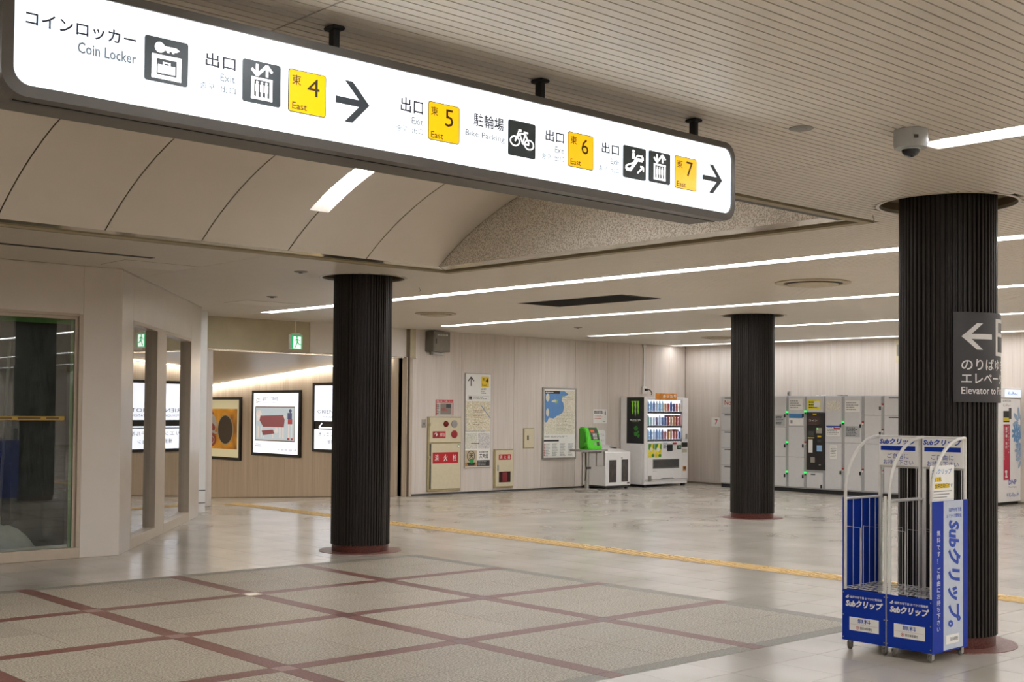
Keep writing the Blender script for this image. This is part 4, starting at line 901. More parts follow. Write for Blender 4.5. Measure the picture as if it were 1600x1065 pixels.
# small hatch
x0, x1, z0, z1 = FC.rect(816.5, 668.5, 833, 700); t = thing('wall_hatch', 'small plain cream hatch with a dark handle on the back wall', 'hatch', FC, ((x0+x1)/2, WY, z0))
mb = MB(); mb.box(x0, x1, WY-.016, WY, z0, z1, .003); part('frame', mb, M_CREAMD, t); mb = MB(); mb.box(x0+.02, x1-.014, WY-.024, WY-.016, z0+.015, z1-.015, .003); dr = part('door', mb, M_CREAM, t); pbox(FC, 'handle', (821.8, 680, 823.4, 687), WY-.034, WY-.024, M_DARK, dr)
# area map board
x0, x1, z0, z1 = FC.rect(845.5, 605, 898, 716); x0 = FC.at(846, 660)[0]
t = thing('area_map_board', 'large framed area map with blue bay and timetable below', 'map', FC, ((x0+x1)/2, WY, z0)); e = .03
mb = MB(); mb.box(x0, x1, WY-.03, WY, z0, z0+e); mb.box(x0, x1, WY-.03, WY, z1-e, z1); mb.box(x0, x0+e, WY-.03, WY, z0+e, z1-e); mb.box(x1-e, x1, WY-.03, WY, z0+e, z1-e); part('frame', mb, M_STEEL, t)
mb = MB(); mb.box(x0+e, x1-e, WY-.02, WY, z0+e, z1-e); bd = part('sheet', mb, M_PAPER, t); a, b, c, d = x0+e, x1-e, z0+e, z1-e; W_, H_ = b-a, d-c
q = U(.02, .98, .34, .98); land = rectp(bd, q, WY-.0205, mapmat('area_map', '#c4bc9e', '#d2cab2', '#dad3c0', 26), 'land'); M_SEA = plain('sea_blue', '#5a86b8', .45, 0, .04)
sym(land, [[(0, .3), (.05, .27), (.1, .3), (.14, .38), (.3, .36), (.4, .42), (.52, .46), (.6, .5), (.64, .6), (.62, .72), (.56, .78), (.6, .86), (.75, .9), (.78, .93), (.66, .99), (0, .99)]], q, WY-.021, M_SEA, 'bay')
sym(land, [ell(.1, .84, .06, .09), ell(.1, .5, .05, .09), [(.22, .74), (.35, .73), (.42, .78), (.34, .8), (.24, .77)]], q, WY-.0214, plain('island', '#cfc8ad', .5), 'islands'); sym(land, [[(.35, .7), (.42, .72), (.45, .8), (.38, .78)], [(.55, .82), (.62, .86), (.64, .9), (.58, .88)]], q, WY-.0217, plain('park', '#8fae72', .5), 'parks')
sym(land, [ell(.7, .3, .02, .015, 10)], q, WY-.0218, M_SIGNRED, 'position_mark'); rectp(land, U(.02, .5, .935, .975), WY-.0218, M_INK, 'title_band'); lines(land, *U(.05, .4, .945, .967), WY-.0222, 1, M_PAPER)
lines(land, *U(.4, .95, .38, .62), WY-.0216, 12, plain('rail', '#74705f', .5), 'map_marks', .14, .5); lines(land, *U(.6, .95, .62, .9), WY-.0216, 10, plain('rail', '#74705f', .5), 'map_marks', .12, .6)
rectp(bd, U(.0, .48, .235, .26), WY-.0205, M_INK, 'heading_band')
for k in range(4): lines(bd, *U(.02+.25*k, .2+.25*k, .02, .21), WY-.0205, 12, M_INKG, 'timetable')
lines(bd, *U(.02, .95, .29, .32), WY-.0205, 2, M_INKG); lines(bd, *U(.01, .05, .02, .21), WY-.0207, 8, M_REDINK, 'coloured_marks', .5, .1)
# paper notice
x0, x1, z0, z1 = FC.rect(926.2, 639, 947.5, 661); t = thing('paper_notice', 'white paper notice with black heading taped above the recycling bin', 'notice', FC, ((x0+x1)/2, WY, z0)); a, b, c, d = x0, x1, z0, z1; W_, H_ = b-a, d-c
mb = MB(); mb.box(a, b, WY-.002, WY, c, d); bd = part('sheet', mb, M_PAPER, t); lines(bd, *U(.06, .75, .68, .9), WY-.0025, 2, M_INK, 'heading', .6, .15); lines(bd, *U(.1, .7, .3, .6), WY-.0025, 3, M_REDINK, 'body', .35, .2); lines(bd, *U(.7, .95, .08, .14), WY-.0025, 1, M_INK); sym(bd, [ell(.87, .88, .03, .04), R4(.83, .91, .6, .84)], (a, b, c, d), WY-.0025, M_INK, 'figure_symbol')
# conduit and socket
x, z0 = FC.at(1004.5, 606); t = thing('cable_conduit', 'thin white conduit running down the wall to the vending machine socket', 'conduit', FC, (x, WY, z0))
mb = MB(); mb.box(x-.018, x+.018, WY-.025, WY, z0, H-.03); part('conduit', mb, M_WHITE, t); mb = MB(); mb.box(x-.05, x+.05, WY-.04, WY, H-.06, H-.003, .004); part('top_box', mb, M_WHITE, t)
mb = MB(); mb.box(x-.07, x+.06, WY-.05, WY, z0-.12, z0+.03, .006); part('socket_box', mb, M_WHITE, t); mb = MB(); mb.box(x-.02, x+.05, WY-.09, WY-.05, z0-.06, z0-.01, .006); part('plug', mb, M_BLACK, t)
mb = MB(); mb.tube([(x+.05, WY-.07, z0-.03), (x+.12, WY-.08, z0-.04), (x+.18, WY-.08, z0-.1), (x+.185, WY-.06, z0-.14)], .01, 8); part('cable', mb, M_BLACK, t, smooth=True)
# number plate 7
FCN = FC; x0, x1, z0, z1 = FC.rect(1112.5, 652, 1125.5, 666) if FC.at(1125, 660)[0] < XD else FD.rect(1112.5, 652, 1125.5, 666); FN = FC if FC.at(1125, 660)[0] < XD else FD
t = thing('number_plate', 'white plate with red number 7 left of the lockers', 'sign', FN, ((x0+x1)/2, WY, z0)); mb = MB(); mb.box(x0, x1, WY-.006, WY, z0, z1); bd = part('plate', mb, M_PAPER, t); text('7', x0+(x1-x0)*.42, x0+(x1-x0)*.75, z0+(z1-z0)*.22, z0+(z1-z0)*.8, WY-.0065, M_REDINK, bd, bold=.02)

x0, x1, z0, z1 = FD.rect(1400.5, 530, 1410, 566); t = thing('wall_plate', 'small cream sign plate on the right wall peeking out beside the nearest pillar', 'sign', FD, ((x0+x1)/2, WY, z0))
mb = MB(); mb.box(x0, x1, WY-.012, WY, z0, z1, .003); part('plate', mb, M_CREAM, t); mb = MB(); mb.box(x0+.02, x1-.02, WY-.014, WY-.012, z0+.12, z1-.1); part('print', mb, M_GREYP, t)
# ---- vending machine
FV = Frame((0, 16.5, 0)); x0 = FV.at(1007, 690)[0]; x1 = FV.at(1075, 690)[0]; z1 = FV.at(1007, 619.3)[1]; vz0 = .05; VD = .66
t = thing('vending_machine', 'white drinks vending machine with lit window and black green-logo side poster', 'vending machine', FV, ((x0+x1)/2, VD/2, 0))
mb = MB(); mb.box(x0, x1, .06, VD, vz0, z1, .01); part('cabinet', mb, M_WHITE2, t)
q = lambda px0, py0, px1, py1: FV.rect(960+px0/6.26, 600+py0/6.26, 960+px1/6.26, 600+py1/6.26)
wx0, wx1, wz0, wz1 = q(326, 152, 664, 562); D_ = .055
mb = MB(); mb.box(x0, wx0, 0, D_, vz0+.06, z1-.005, .004); mb.box(wx1, x1, 0, D_, vz0+.06, z1-.005, .004); mb.box(wx0, wx1, 0, D_, wz1, z1-.005, .004); mb.box(wx0, wx1, 0, D_, vz0+.06, wz0, .004); dr = part('door', mb, M_WHITE2, t)
mb = MB(); mb.box(x0+.005, x1-.005, .01, D_, vz0, vz0+.055, .004); part('kick_panel', mb, M_WHITE2, t)
for fx in (x0+.08, x1-.08): mb = MB(); mb.box(fx-.04, fx+.04, .04, .1, 0, vz0); part('foot', mb, M_BLACK, t)
mb = MB(); mb.box(wx0, wx1, .058, .0605, wz0, wz1); part('lit_back', mb, emis('vm_glow', '#f0f6ff', 4.0), t)
cols_ = ['#5f95c8', '#8fc3e8', '#3a6cb4', '#d9e6ee', '#b9dbe8', '#c8524a', '#e4a24c', '#3c57a0', '#d46a54', '#6b5a8e', '#b8443c', '#e2c49a', '#54a07c', '#d8d3c0']
can = MB().lathe([(0, 0), (.026, 0), (.028, .01), (.028, .10), (.022, .115), (.0, .115)], seg=12); cme = bpy.data.meshes.new('drink'); can.bm.to_mesh(cme); can.bm.free(); smooth_mesh(cme)
bot = MB().lathe([(0, 0), (.028, 0), (.03, .01), (.03, .06), (.027, .07), (.03, .08), (.03, .13), (.013, .17), (.012, .19), (0, .19)], seg=12); bme = bpy.data.meshes.new('drink'); bot.bm.to_mesh(bme); bot.bm.free(); smooth_mesh(bme)
rh = (wz1-wz0)/3; btn = MB().lathe([(.014, 0), (.014, -.008), (0, -.008)], seg=10, axis='y'); bmx = bpy.data.meshes.new('button'); btn.bm.to_mesh(bmx); btn.bm.free()
bx_, by_ = OFF[t.name][0], OFF[t.name][1]
pal = {0: [0, 1, 2, 3, 1, 4, 6, 5, 7, 9, 8, 11], 1: [12, 4, 3, 9, 3, 2, 7, 10, 11, 6, 10, 8], 2: [1, 0, 3, 2, 1, 9, 10, 6, 11, 8, 10, 7]}
for r in range(3):
    zb = wz1-rh*(r+1)
    mb = MB(); mb.box(wx0, wx1, .02, .056, zb+.006, zb+.055); sh = part('shelf_edge', mb, plain('shelf_light', '#c9ccd2', .3), t)
    for k in range(12):
        ci = pal[r][k]; me = (bme if (k < 6) == (r != 1) or k % 4 == 0 else cme).copy(); me.name = 'drink'
        o = put('drink', me, emis('drink%d' % ci, cols_[ci], .95, .25), t); o.location = (wx0+(wx1-wx0)*(k+.6)/12.2-bx_, .032-by_, zb+.058); s_ = (rh-.075)/(.19 if me.vertices[-1].co.z > .15 else .15); o.scale = (1.15, .7, min(s_, 1.75))  # drinks glow by themselves, the cabinet light put into their material
    for k in range(14): o = put('button', bmx, M_DARK, sh); o.location = (wx0+(wx1-wx0)*(k+.7)/14.4-bx_, .02-by_, zb+.03)
rectp(t, q(500, 300, 662, 322), .03, plain('price_red', '#c23a3e', .4), 'price_band'); rectp(t, q(530, 440, 640, 462), .03, plain('price_red', '#c23a3e', .4), 'price_band')
mb = MB(); mb.box(wx0, wx1, .004, .007, wz0, wz1); part('window', mb, glassmat('vm_glass', '#f6f8fa', .02, .03, .8), t)
ba = q(400, 88, 602, 152); mb = MB(); mb.box(ba[0], ba[1], -.02, -.008, ba[2], ba[3]); bn = part('banner', mb, plain('banner_orange', '#d98a2c', .45, 0, .25, 9), t); text('あったり', ba[0]+(ba[1]-ba[0])*.33, ba[1]-.02, ba[2]+.04, ba[3]-.02, -.021, M_PAPER, bn, bold=.03); mb = MB(); mb.box(ba[0]+.02, ba[1]-.02, -.008, .0, ba[2]+.01, ba[2]+.05); part('banner_bracket', mb, M_GREYP, bn)
for a_ in ((333, 585, 390, 717), (396, 585, 460, 717)):
    p_ = q(*a_); pp = rectp(dr, p_, -.002, plain('lemon_paper', '#e6d23a', .4, 0, .2, 12), 'lemon_poster'); sym(pp, [[(0, 1), (.5, 1), (.2, .55), (0, .6)], [(.8, 1), (1, 1), (1, .55), (.75, .7)], ell(.75, .15, .22, .13)], p_, -.0026, plain('lemon_green', '#3f8c34', .4), 'leaves'); sym(pp, [ell(.45, .6, .25, .14)], p_, -.003, M_PAPER, 'title_spot')
rectp(dr, q(476, 566, 520, 630), -.002, plain('paper_grey', '#c2c4c6', .5), 'price_card'); lines(dr, *q(480, 590, 512, 628), -.0025, 3, M_INK, 'price_marks')
for nm, a_, mt, dp in (('card_reader', (516, 590, 560, 650), M_BLACK, .03), ('coin_panel', (613, 595, 648, 635), M_DARK, .015), ('bill_slot', (568, 570, 602, 588), plain('slot_red', '#a5202a', .4), .02), ('lock_cover', (655, 568, 705, 612), plain('lock_dark', '#2d2a26', .3), .03), ('handle', (695, 485, 710, 535), M_GREYP, .02), ('sticker', (660, 632, 710, 666), plain('sticker_pale', '#b8b39c', .5), .002), ('orange_sticker', (670, 800, 702, 846), plain('orange', '#c87a1e', .4), .002), ('note', (672, 728, 704, 752), M_PAPER, .002), ('coin_return', (328, 895, 358, 950), M_STEEL, .012)):
    p_ = q(*a_); mb = MB(); mb.box(p_[0], p_[1], -dp, .001, p_[2], p_[3], min(.004, dp*.4)); o = part(nm, mb, mt, dr)
    if nm == 'card_reader': rectp(o, (p_[0]+.02, p_[1]-.02, p_[2]+.03, p_[3]-.1), -dp-.001, plain('reader_blue', '#3052c0', .3), 'reader_pad')
    if nm == 'coin_panel': rectp(o, (p_[0]+.02, p_[1]-.02, p_[2]+.03, p_[3]-.03), -dp-.001, emis('lcd_green', '#7fd08c', .3), 'display')
    if nm == 'orange_sticker': rectp(o, (p_[0]+.015, p_[1]-.015, p_[2]+.04, p_[3]-.02), -dp-.001, M_DARK, 'sticker_picture')
p_ = q(375, 735, 632, 818); mb = MB(); mb.box(p_[0], p_[1], -.004, .0005, p_[2], p_[3]); fr = part('delivery_frame', mb, plain('flap_frame', '#6f6d68', .4), dr); mb = MB(); mb.box(p_[0]+.02, p_[1]-.02, -.012, -.003, p_[2]+.03, p_[3]-.015, .004); part('delivery_flap', mb, plain('flap', '#4a4946', .15), fr)
text('お取り出し口', p_[0], p_[0]+.12, p_[2]-.06, p_[2]-.035, -.001, M_INKG, dr)
mb = MB(); mb.box(x0+.02, x1-.02, -.003, .0005, vz0+.085, vz0+.095); part('door_seam', mb, M_GREYP, dr)
xm_ = (x0+x1)/2; mb = MB(); mb.prism([(xm_-.22, vz0+.1), (xm_+.24, vz0+.1), (xm_+.18, vz0+.125), (xm_-.1, vz0+.125)], -.012, .001); part('kick_grip', mb, M_GREYP, dr)
FVS = Frame((x0, 16.5, 0), -math.pi/2); sx_ = lambda px: FVS.at(px, 650)[0]
sa, sb = sx_(979.5), -.02; zt_, zb_ = z1-.01, FVS.at(992, 692.5)[1]
def side(nm, u0, u1, v0, v1, d0, d1, mat, par):   # rectangle on the machine's left side, seen from the left
    ya, yb = -(sa+(sb-sa)*u0), -(sa+(sb-sa)*u1); mb = MB(); mb.box(x0-d1, x0-d0, ya, yb, zb_+(zt_-zb_)*v0, zb_+(zt_-zb_)*v1); return part(nm, mb, mat, par)
sp = side('side_poster', 0, 1, 0, 1, .0, .004, plain('poster_black', '#16181a', .3), t)
def spoly(polys, mat, nm, dd=.005):
    mb = MB()
    for p in polys: mb.poly([(x0-dd, -(sa+(sb-sa)*u), zb_+(zt_-zb_)*v) for u, v in p])
    return part(nm, mb, mat, sp)
M_MG = emis('logo_green', '#7fbf2c', .35)
claw = []
for u, dv in ((.34, .0), (.5, -.05), (.66, .0)):
    claw.append([(u-.075, .915), (u+.075, .915), (u+.045, .87), (u+.06, .80), (u+.03, .74), (u+.05, .68), (u+.01, .62+dv), (u-.03, .70), (u-.015, .77), (u-.045, .83), (u-.03, .88)])
spoly(claw, M_MG, 'claw_mark')
def stext(b, u0, u1, v0, v1, mat, **k):
    return text(b, u0, u1, v0, v1, 0, mat, sp, bend=lambda p: (x0-.005, -(sa+(sb-sa)*p[0]), zb_+(zt_-zb_)*p[2]), **k)
stext('MONSTER', .2, .82, .49, .525, M_PAPER, bold=.02); stext('E N E R G Y', .3, .72, .462, .48, M_MG)
spoly([ell(.6+.2*math.cos(k*2.1)*(.4+.1*k/4), .25+.10*math.sin(k*1.7), .07+.03*(k % 3), .022+.012*(k % 2), 7) for k in range(9)], emis('splash_green', '#2f7a24', .25), 'splash')
lines_ = None
# ---- recycling bin
FB = Frame((0, 16.52, 0)); bx0 = FB.at(946.3, 730)[0]; bx1 = FB.at(985.2, 730)[0]; bz = FB.at(946.3, 706.7)[1]; BD = .62
t = thing('recycling_bin', 'white two-window recycling bin with slanted top beside the vending machine', 'bin', FB, ((bx0+bx1)/2, BD/2, 0))
mb = MB(); n_ = [(0, .06), (BD, .06), (BD, bz+.13), (0, bz)]
va = [mb.bm.verts.new((bx0, y, z)) for y, z in n_]; vb = [mb.bm.verts.new((bx1, y, z)) for y, z in n_]; mb.bm.faces.new(va); mb.bm.faces.new(vb[::-1])
for k in range(4): mb.bm.faces.new((va[k], vb[k], vb[(k+1) % 4], va[(k+1) % 4]))
bmesh.ops.bevel(mb.bm, geom=list(mb.bm.edges), offset=.008, segments=1, affect='EDGES'); part('body', mb, M_WHITE2, t)
mb = MB(); mb.box(bx0+.02, bx1-.02, .02, BD, .03, .06); part('base', mb, M_DARK, t)
for fx in (bx0+.05, bx1-.05): mb = MB(); mb.box(fx-.02, fx+.02, .05, .1, 0, .03); part('foot', mb, M_BLACK, t)
mb = MB(); mb.prism([(bx1-.1, bz+.12)]+rrect(bx0+.02, bx1-.1, bz+.12, bz+.42, .06)[:12]+[(bx0+.02, bz+.12)], BD-.03, BD-.01)
bp_ = part('back_board', mb, M_WHITE2, t); text('きれい・リサイクル', bx0+.05, bx1-.14, bz+.3, bz+.36, BD-.031, M_INKG, bp_); text('リサイクルステーション', bx0+.05, bx1-.14, bz+.2, bz+.25, BD-.031, M_INKG, bp_)
for nm, a_ in (('window', (952, 718.5, 962.8, 753)), ('window', (971.2, 717.5, 981, 752))):
    p_ = FB.rect(*a_); mb = MB(); mb.box(p_[0], p_[1], -.004, .001, p_[2], p_[3]); part(nm, mb, plain('bin_window', '#4c4642', .25, 0, .2, 10), t)
sl = .13/BD
for (cx_, cy_, r, mt) in ((bx0+.1, .3, .085, M_BLACK), (bx0+.27, .42, .06, M_GRND), (bx1-.12, .36, .08, M_BLACK)):
    mb = MB(); mb.poly([(cx_+r*math.cos(k*math.pi/9), cy_+r*.9*math.sin(k*math.pi/9), bz+sl*(cy_+r*.9*math.sin(k*math.pi/9))+.004) for k in range(18)]); part('drop_hole' if mt is M_BLACK else 'green_label', mb, mt, t)
mb = MB(); mb.cyl(((bx0+bx1)/2+.1, 0, bz-.11), ((bx0+bx1)/2+.1, -.012, bz-.11), .014); part('lock', mb, M_STEEL, t); mb = MB(); mb.box(bx1-.1, bx1-.03, -.003, .001, .09, .12); part('maker_plate', mb, M_DARK, t)
# ---- public phone on stand
FPH = Frame((0, 16.33, 0)); px_, _ = FPH.at(917, 740)
t = thing('phone_stand', 'grey pedestal stand with round foot carrying the public phone', 'stand', FPH, (px_, 0, 0))
part('foot', MB().lathe([(0, 0), (.22, 0), (.22, .025), (.19, .035), (.06, .045), (.05, .06)], (px_, 0, 0), 36), M_STEEL, t, smooth=True)
tz = FPH.at(917, 703)[1]
part('column', MB().cyl((px_, 0, .04), (px_, 0, tz-.03), .042, 20), M_STEEL, t, smooth=True)
xa, xb = FPH.at(897.5, 700)[0], FPH.at(940, 700)[0]; mb = MB(); mb.prism(rrect(xa, xb, -.2, .16, .06), 0, .035); bm_ = mb.bm
for v in bm_.verts: v.co = Vector((v.co.x, v.co.z, tz-.02+v.co.y))
part('table_top', mb, M_GREYP, t)
mb = MB(); mb.box(px_-.02, xb-.1, -.1, .1, tz-.06, tz-.02); part('bracket', mb, M_STEEL, t); part('cable', MB().tube([(px_-.05, 0, tz-.05), (px_-.06, -.02, .5), (px_-.045, -.03, .42), (px_-.06, -.01, .2)], .008, 6), M_BLACK, t, smooth=True)
mb = MB(); mb.box(px_-.06, px_+.06, -.05, -.035, .42, .46); part('cable_tie', mb, M_BLACK, t)
mb = MB(); mb.box(px_+.1, px_+.32, -.16, -.13, tz-.3, tz-.295); mb.box(px_+.1, px_+.105, -.16, -.13, tz-.3, tz-.02); mb.box(px_+.315, px_+.32, -.16, -.13, tz-.3, tz-.02); part('wire_holder', mb, M_STEEL, t)
pa, pb = FPH.at(908.5, 680)[0], FPH.at(933, 680)[0]; pz0, pz1 = tz+.017, FPH.at(920, 667)[1]
t = thing('public_phone', 'bright green public payphone with grey keypad on the pedestal', 'telephone', FPH, ((pa+pb)/2, 0, pz0))
mb = MB(); yy = [(-.13, pz0), (.14, pz0), (.12, pz1), (.0, pz1), (-.06, pz1-.12)]
va = [mb.bm.verts.new((pa+.07, y, z)) for y, z in yy]; vb = [mb.bm.verts.new((pb, y, z)) for y, z in yy]; mb.bm.faces.new(va); mb.bm.faces.new(vb[::-1])
for k in range(5): mb.bm.faces.new((va[k], vb[k], vb[(k+1) % 5], va[(k+1) % 5]))
bmesh.ops.bevel(mb.bm, geom=list(mb.bm.edges), offset=.012, segments=2, affect='EDGES'); part('body', mb, M_GRNP, t)
fz = lambda z: -.13+(.07*(z-pz0)/(pz1-.12-pz0)) if z < pz1-.12 else -.06+.06*(z-pz1+.12)/.12
def face(nm, xa_, xb_, za, zb, mat, dd=.004): mb = MB(); mb.poly([(xa_, fz(za)-dd, za), (xb_, fz(za)-dd, za), (xb_, fz(zb)-dd, zb), (xa_, fz(zb)-dd, zb)]); return part(nm, mb, mat, t)
hgt = pz1-pz0; wd = pb-pa
face('dial_panel', pa+wd*.40, pb-.03, pz0+hgt*.42, pz1-.122, M_DARK); face('top_panel', pa+wd*.40, pb-.03, pz1-.118, pz1-.01, M_DARK); face('display', pa+wd*.46, pb-wd*.3, pz1-.1, pz1-.05, plain('phone_orange', '#cc5a20', .4), .006); face('card_label', pa+wd*.55, pb-wd*.2, pz0+hgt*.45, pz0+hgt*.55, M_STEEL, .006)
for k in range(12): face('key', pa+wd*(.55+.09*(k % 3)), pa+wd*(.61+.09*(k % 3)), pz0+hgt*(.58+.035*(k//3)), pz0+hgt*(.605+.035*(k//3)), M_PAPER, .007)
face('coin_return', pb-wd*.28, pb-wd*.12, pz0+hgt*.16, pz0+hgt*.34, M_DARK); face('coin_plate', pb-wd*.45, pb-wd*.32, pz0+hgt*.2, pz0+hgt*.3, M_STEEL)
hs_ = part('handset', MB().tube([(pa+.045, -.09, pz0+.08), (pa+.03, -.12, pz0+.10), (pa+.03, -.13, pz0+.2), (pa+.03, -.1, pz1-.06), (pa+.045, -.06, pz1-.03)], .028, 10), M_GRNP, t, smooth=True)
part('earpiece', MB().cyl((pa+.05, -.04, pz1-.04), (pa+.05, -.1, pz1-.05), .04, 14), M_GRNP, hs_, smooth=True); part('mouthpiece', MB().cyl((pa+.05, -.06, pz0+.09), (pa+.05, -.12, pz0+.09), .04, 14), M_GRNP, hs_, smooth=True)
mb = MB(); mb.box(pa+.03, pa+.08, -.05, .1, pz0+.02, pz1-.02, .008); part('cradle', mb, plain('phone_green_dark', '#3a9a18', .4), t)

# ---- coin lockers
FL = Frame((20.0, 0, 0), -math.pi/2); LD = .58
M_LDOOR = plain('locker_door', '#cbc9c6', .38, 0, .02); M_LBODY = plain('locker_body', '#a3a2a0', .4, .1, .03)
M_GLED = emis('led_green', '#19e85a', 2.2); M_RLED = plain('led_red', '#a82420', .3)
lx = lambda px: FL.at(px, 690)[0]; cpx = lambda x: 1100+x/4.63; cpy = lambda y: 560+y/4.63
LZ1 = FL.at(1240, 618.3)[1]
def locker_unit(label, xa, xb, doors, leds=(), strip=True, base=.07, group=None):
    """one locker column: body, plinth, doors with lock and lamp"""
    a, b = lx(xa), lx(xb); t = thing('locker_unit', label, 'locker', FL, ((a+b)/2, LD/2, 0), group)
    pm = (xa+xb)/2; zz = lambda cy_: FL.at(pm, cpy(cy_))[1]
    mb = MB(); mb.box(a+.001, b-.001, .015, LD, base, LZ1, .003); part('body', mb, M_LBODY, t); mb = MB(); mb.box(a+.002, b-.002, .03, LD-.02, 0, base); part('plinth', mb, M_BLACK, t)
    db = b-(.055 if strip else .008)
    n_ = len(doors)
    for k, (y0, y1) in enumerate(doors):
        zt = LZ1-.012 if k == 0 else zz(y0)-.004; zb = zz(y1)+.004 if k < n_-1 else base+.025
        mb = MB(); mb.box(a+.008, db, 0, .015, zb, zt, .003); d = part('door', mb, M_LDOOR, t)
        if strip:
            zl = zb+(zt-zb)*.37
            mb = MB(); mb.box(db-.035, db-.005, -.02, 0, zl-.035, zl+.03, .004); part('lock', mb, M_BLACK, d)
            mb = MB(); mb.box(db+.012, db+.042, -.012, .016, zl+.06, zl+.085); part('lamp', mb, M_GLED if (k in leds) else M_RLED, d)
            mb = MB(); mb.box(db+.012, db+.035, -.002, .016, zl+.02, zl+.05); part('number_tag', mb, M_DARK if k in leds else M_PAPER, d)
        else:
            mb = MB(); mb.box(a+.1, db-.1, -.004, 0, zt-.04, zt-.02); part('number_tag', mb, M_DARK, d)
    return t, a, db, zz
def lsheet(t, a, b, z0, z1, mat, nm='paper', n=0, ink=None, y=-.0015):
    o = rectp(t, (a, b, z0, z1), y, mat, nm)
    if n: lines(o, a+(b-a)*.08, b-(b-a)*.08, z0+(z1-z0)*.1, z1-(z1-z0)*.1, y-.0006, n, ink or M_INKG)
    return o
row5 = [(270, 395), (395, 520), (520, 645), (645, 770), (770, 900)]
t, a, b, zz = locker_unit('narrow five-door locker column at the left end beside the number 7 plate', 1126, 1150, row5, strip=False)
s_ = lsheet(t, a+.06, b+.0, zz(350), zz(290), M_PAPER); text('No.7', a+.1, b-.02, zz(335), zz(300), -.0022, M_REDINK, s_, bold=.01)
t, a, b, zz = locker_unit('five-door locker column hidden behind the middle pillar, left', 1150, 1176, row5, strip=False)
t, a, b, zz = locker_unit('five-door locker column hidden behind the middle pillar, right', 1176, 1203, row5, strip=False)
d3 = [(270, 495), (495, 708), (708, 925)]
t, a, b, zz = locker_unit('three-door locker with three green lamps just right of the middle pillar', 1203, 1231.5, d3, (0, 1, 2)); lsheet(t, a+.12, b-.02, zz(485), zz(405), plain('paper_greyish', '#a9aaa8', .5), 'price_sheet', 6, M_INK)
t, a, b, zz = locker_unit('three-door locker with blue-headed notice left of the payment console', 1231.5, 1260, [(270, 490), (490, 712), (712, 932)], (0, 2))
lsheet(t, a+.02, b-.03, zz(370), zz(290), M_PAPER, 'notice', 4); s_ = lsheet(t, a+.02, b-.03, zz(480), zz(398), M_PAPER, 'notice'); rectp(s_, (a+.02, b-.03, zz(430), zz(398)), -.002, plain('notice_blue', '#3f7cb0', .5), 'blue_heading')
rectp(s_, (a+.05, a+.1, zz(470), zz(445)), -.002, M_INKG, 'grey_square')
# payment console
pa_, pb_ = lx(1260), lx(1289); t = thing('locker_console', 'black payment console panel set between the lockers under a yellow notice', 'payment terminal', FL, ((pa_+pb_)/2, LD/2, 0)); pm = 1274.5; zz = lambda cy_: FL.at(pm, cpy(cy_))[1]
mb = MB(); mb.box(pa_+.001, pb_-.001, .015, LD, .07, LZ1, .003); part('body', mb, M_LBODY, t); mb = MB(); mb.box(pa_+.002, pb_-.002, .03, LD-.02, 0, .07); part('plinth', mb, M_BLACK, t)
mb = MB(); mb.box(pa_+.01, pb_-.04, 0, .015, zz(385), LZ1-.012, .003); d = part('top_door', mb, M_LDOOR, t); yn = lsheet(d, pa_+.03, pb_-.1, zz(370), zz(298), plain('notice_yellow', '#dfd32a', .5), 'yellow_notice', 3, M_INK); rectp(yn, (pa_+.17, pb_-.11, zz(350), zz(308)), -.0025, M_PAPER, 'notice_picture')
mb = MB(); mb.box(pa_+.01, pb_-.05, 0, .015, .095, zz(825), .003); d = part('bottom_door', mb, M_LDOOR, t); mb = MB(); mb.box(pb_-.09, pb_-.06, -.02, 0, zz(935), zz(910), .004); part('lock', mb, M_BLACK, d); mb = MB(); mb.box(pa_+.1, pa_+.2, -.004, 0, zz(842), zz(834)); part('number_tag', mb, M_DARK, d)
mb = MB(); mb.box(pa_+.006, pb_-.006, -.012, .015, zz(805), zz(390), .004); cn = part('console_panel', mb, plain('console_black', '#1d1c1c', .3), t)
Wc = pb_-pa_; cu = lambda u0, u1, y1, y0: (pa_+Wc*u0, pa_+Wc*u1, zz(y1), zz(y0))
rectp(cn, cu(.12, .72, 480, 415), -.0125, plain('screen', '#4b3a38', .15), 'screen'); text('コイン', *cu(.15, .6, 455, 442), -.0135, M_PAPER, cn); rectp(cn, cu(.36, .56, 406, 398), -.0125, M_YEL, 'yellow_tag')
for nm, q_, mt in (('card_reader', (.55, .85, 540, 500), M_STEEL), ('coin_slot', (.15, .42, 560, 525), M_DARK), ('coin_tag', (.1, .45, 576, 570), M_YEL), ('bill_tag', (.62, .82, 568, 556), M_YEL), ('keyhole', (.62, .82, 605, 585), M_DARK), ('instruction_strip', (.14, .36, 680, 585), M_PAPER), ('icon_card', (.58, .86, 670, 626), plain('icon_blue', '#8fb4d8', .4)), ('receipt_slot', (.25, .48, 752, 712), M_STEEL), ('small_lock', (.7, .8, 770, 762), M_STEEL)):
    c_ = cu(*q_); mb = MB(); mb.box(c_[0], c_[1], -.017, -.012, c_[2], c_[3], .002); part(nm, mb, mt, cn)
c_ = cu(.6, .66, 510, 503); mb = MB(); mb.box(c_[0], c_[1], -.019, -.016, c_[2], c_[3]); part('reader_lamp', mb, M_GLED, cn)
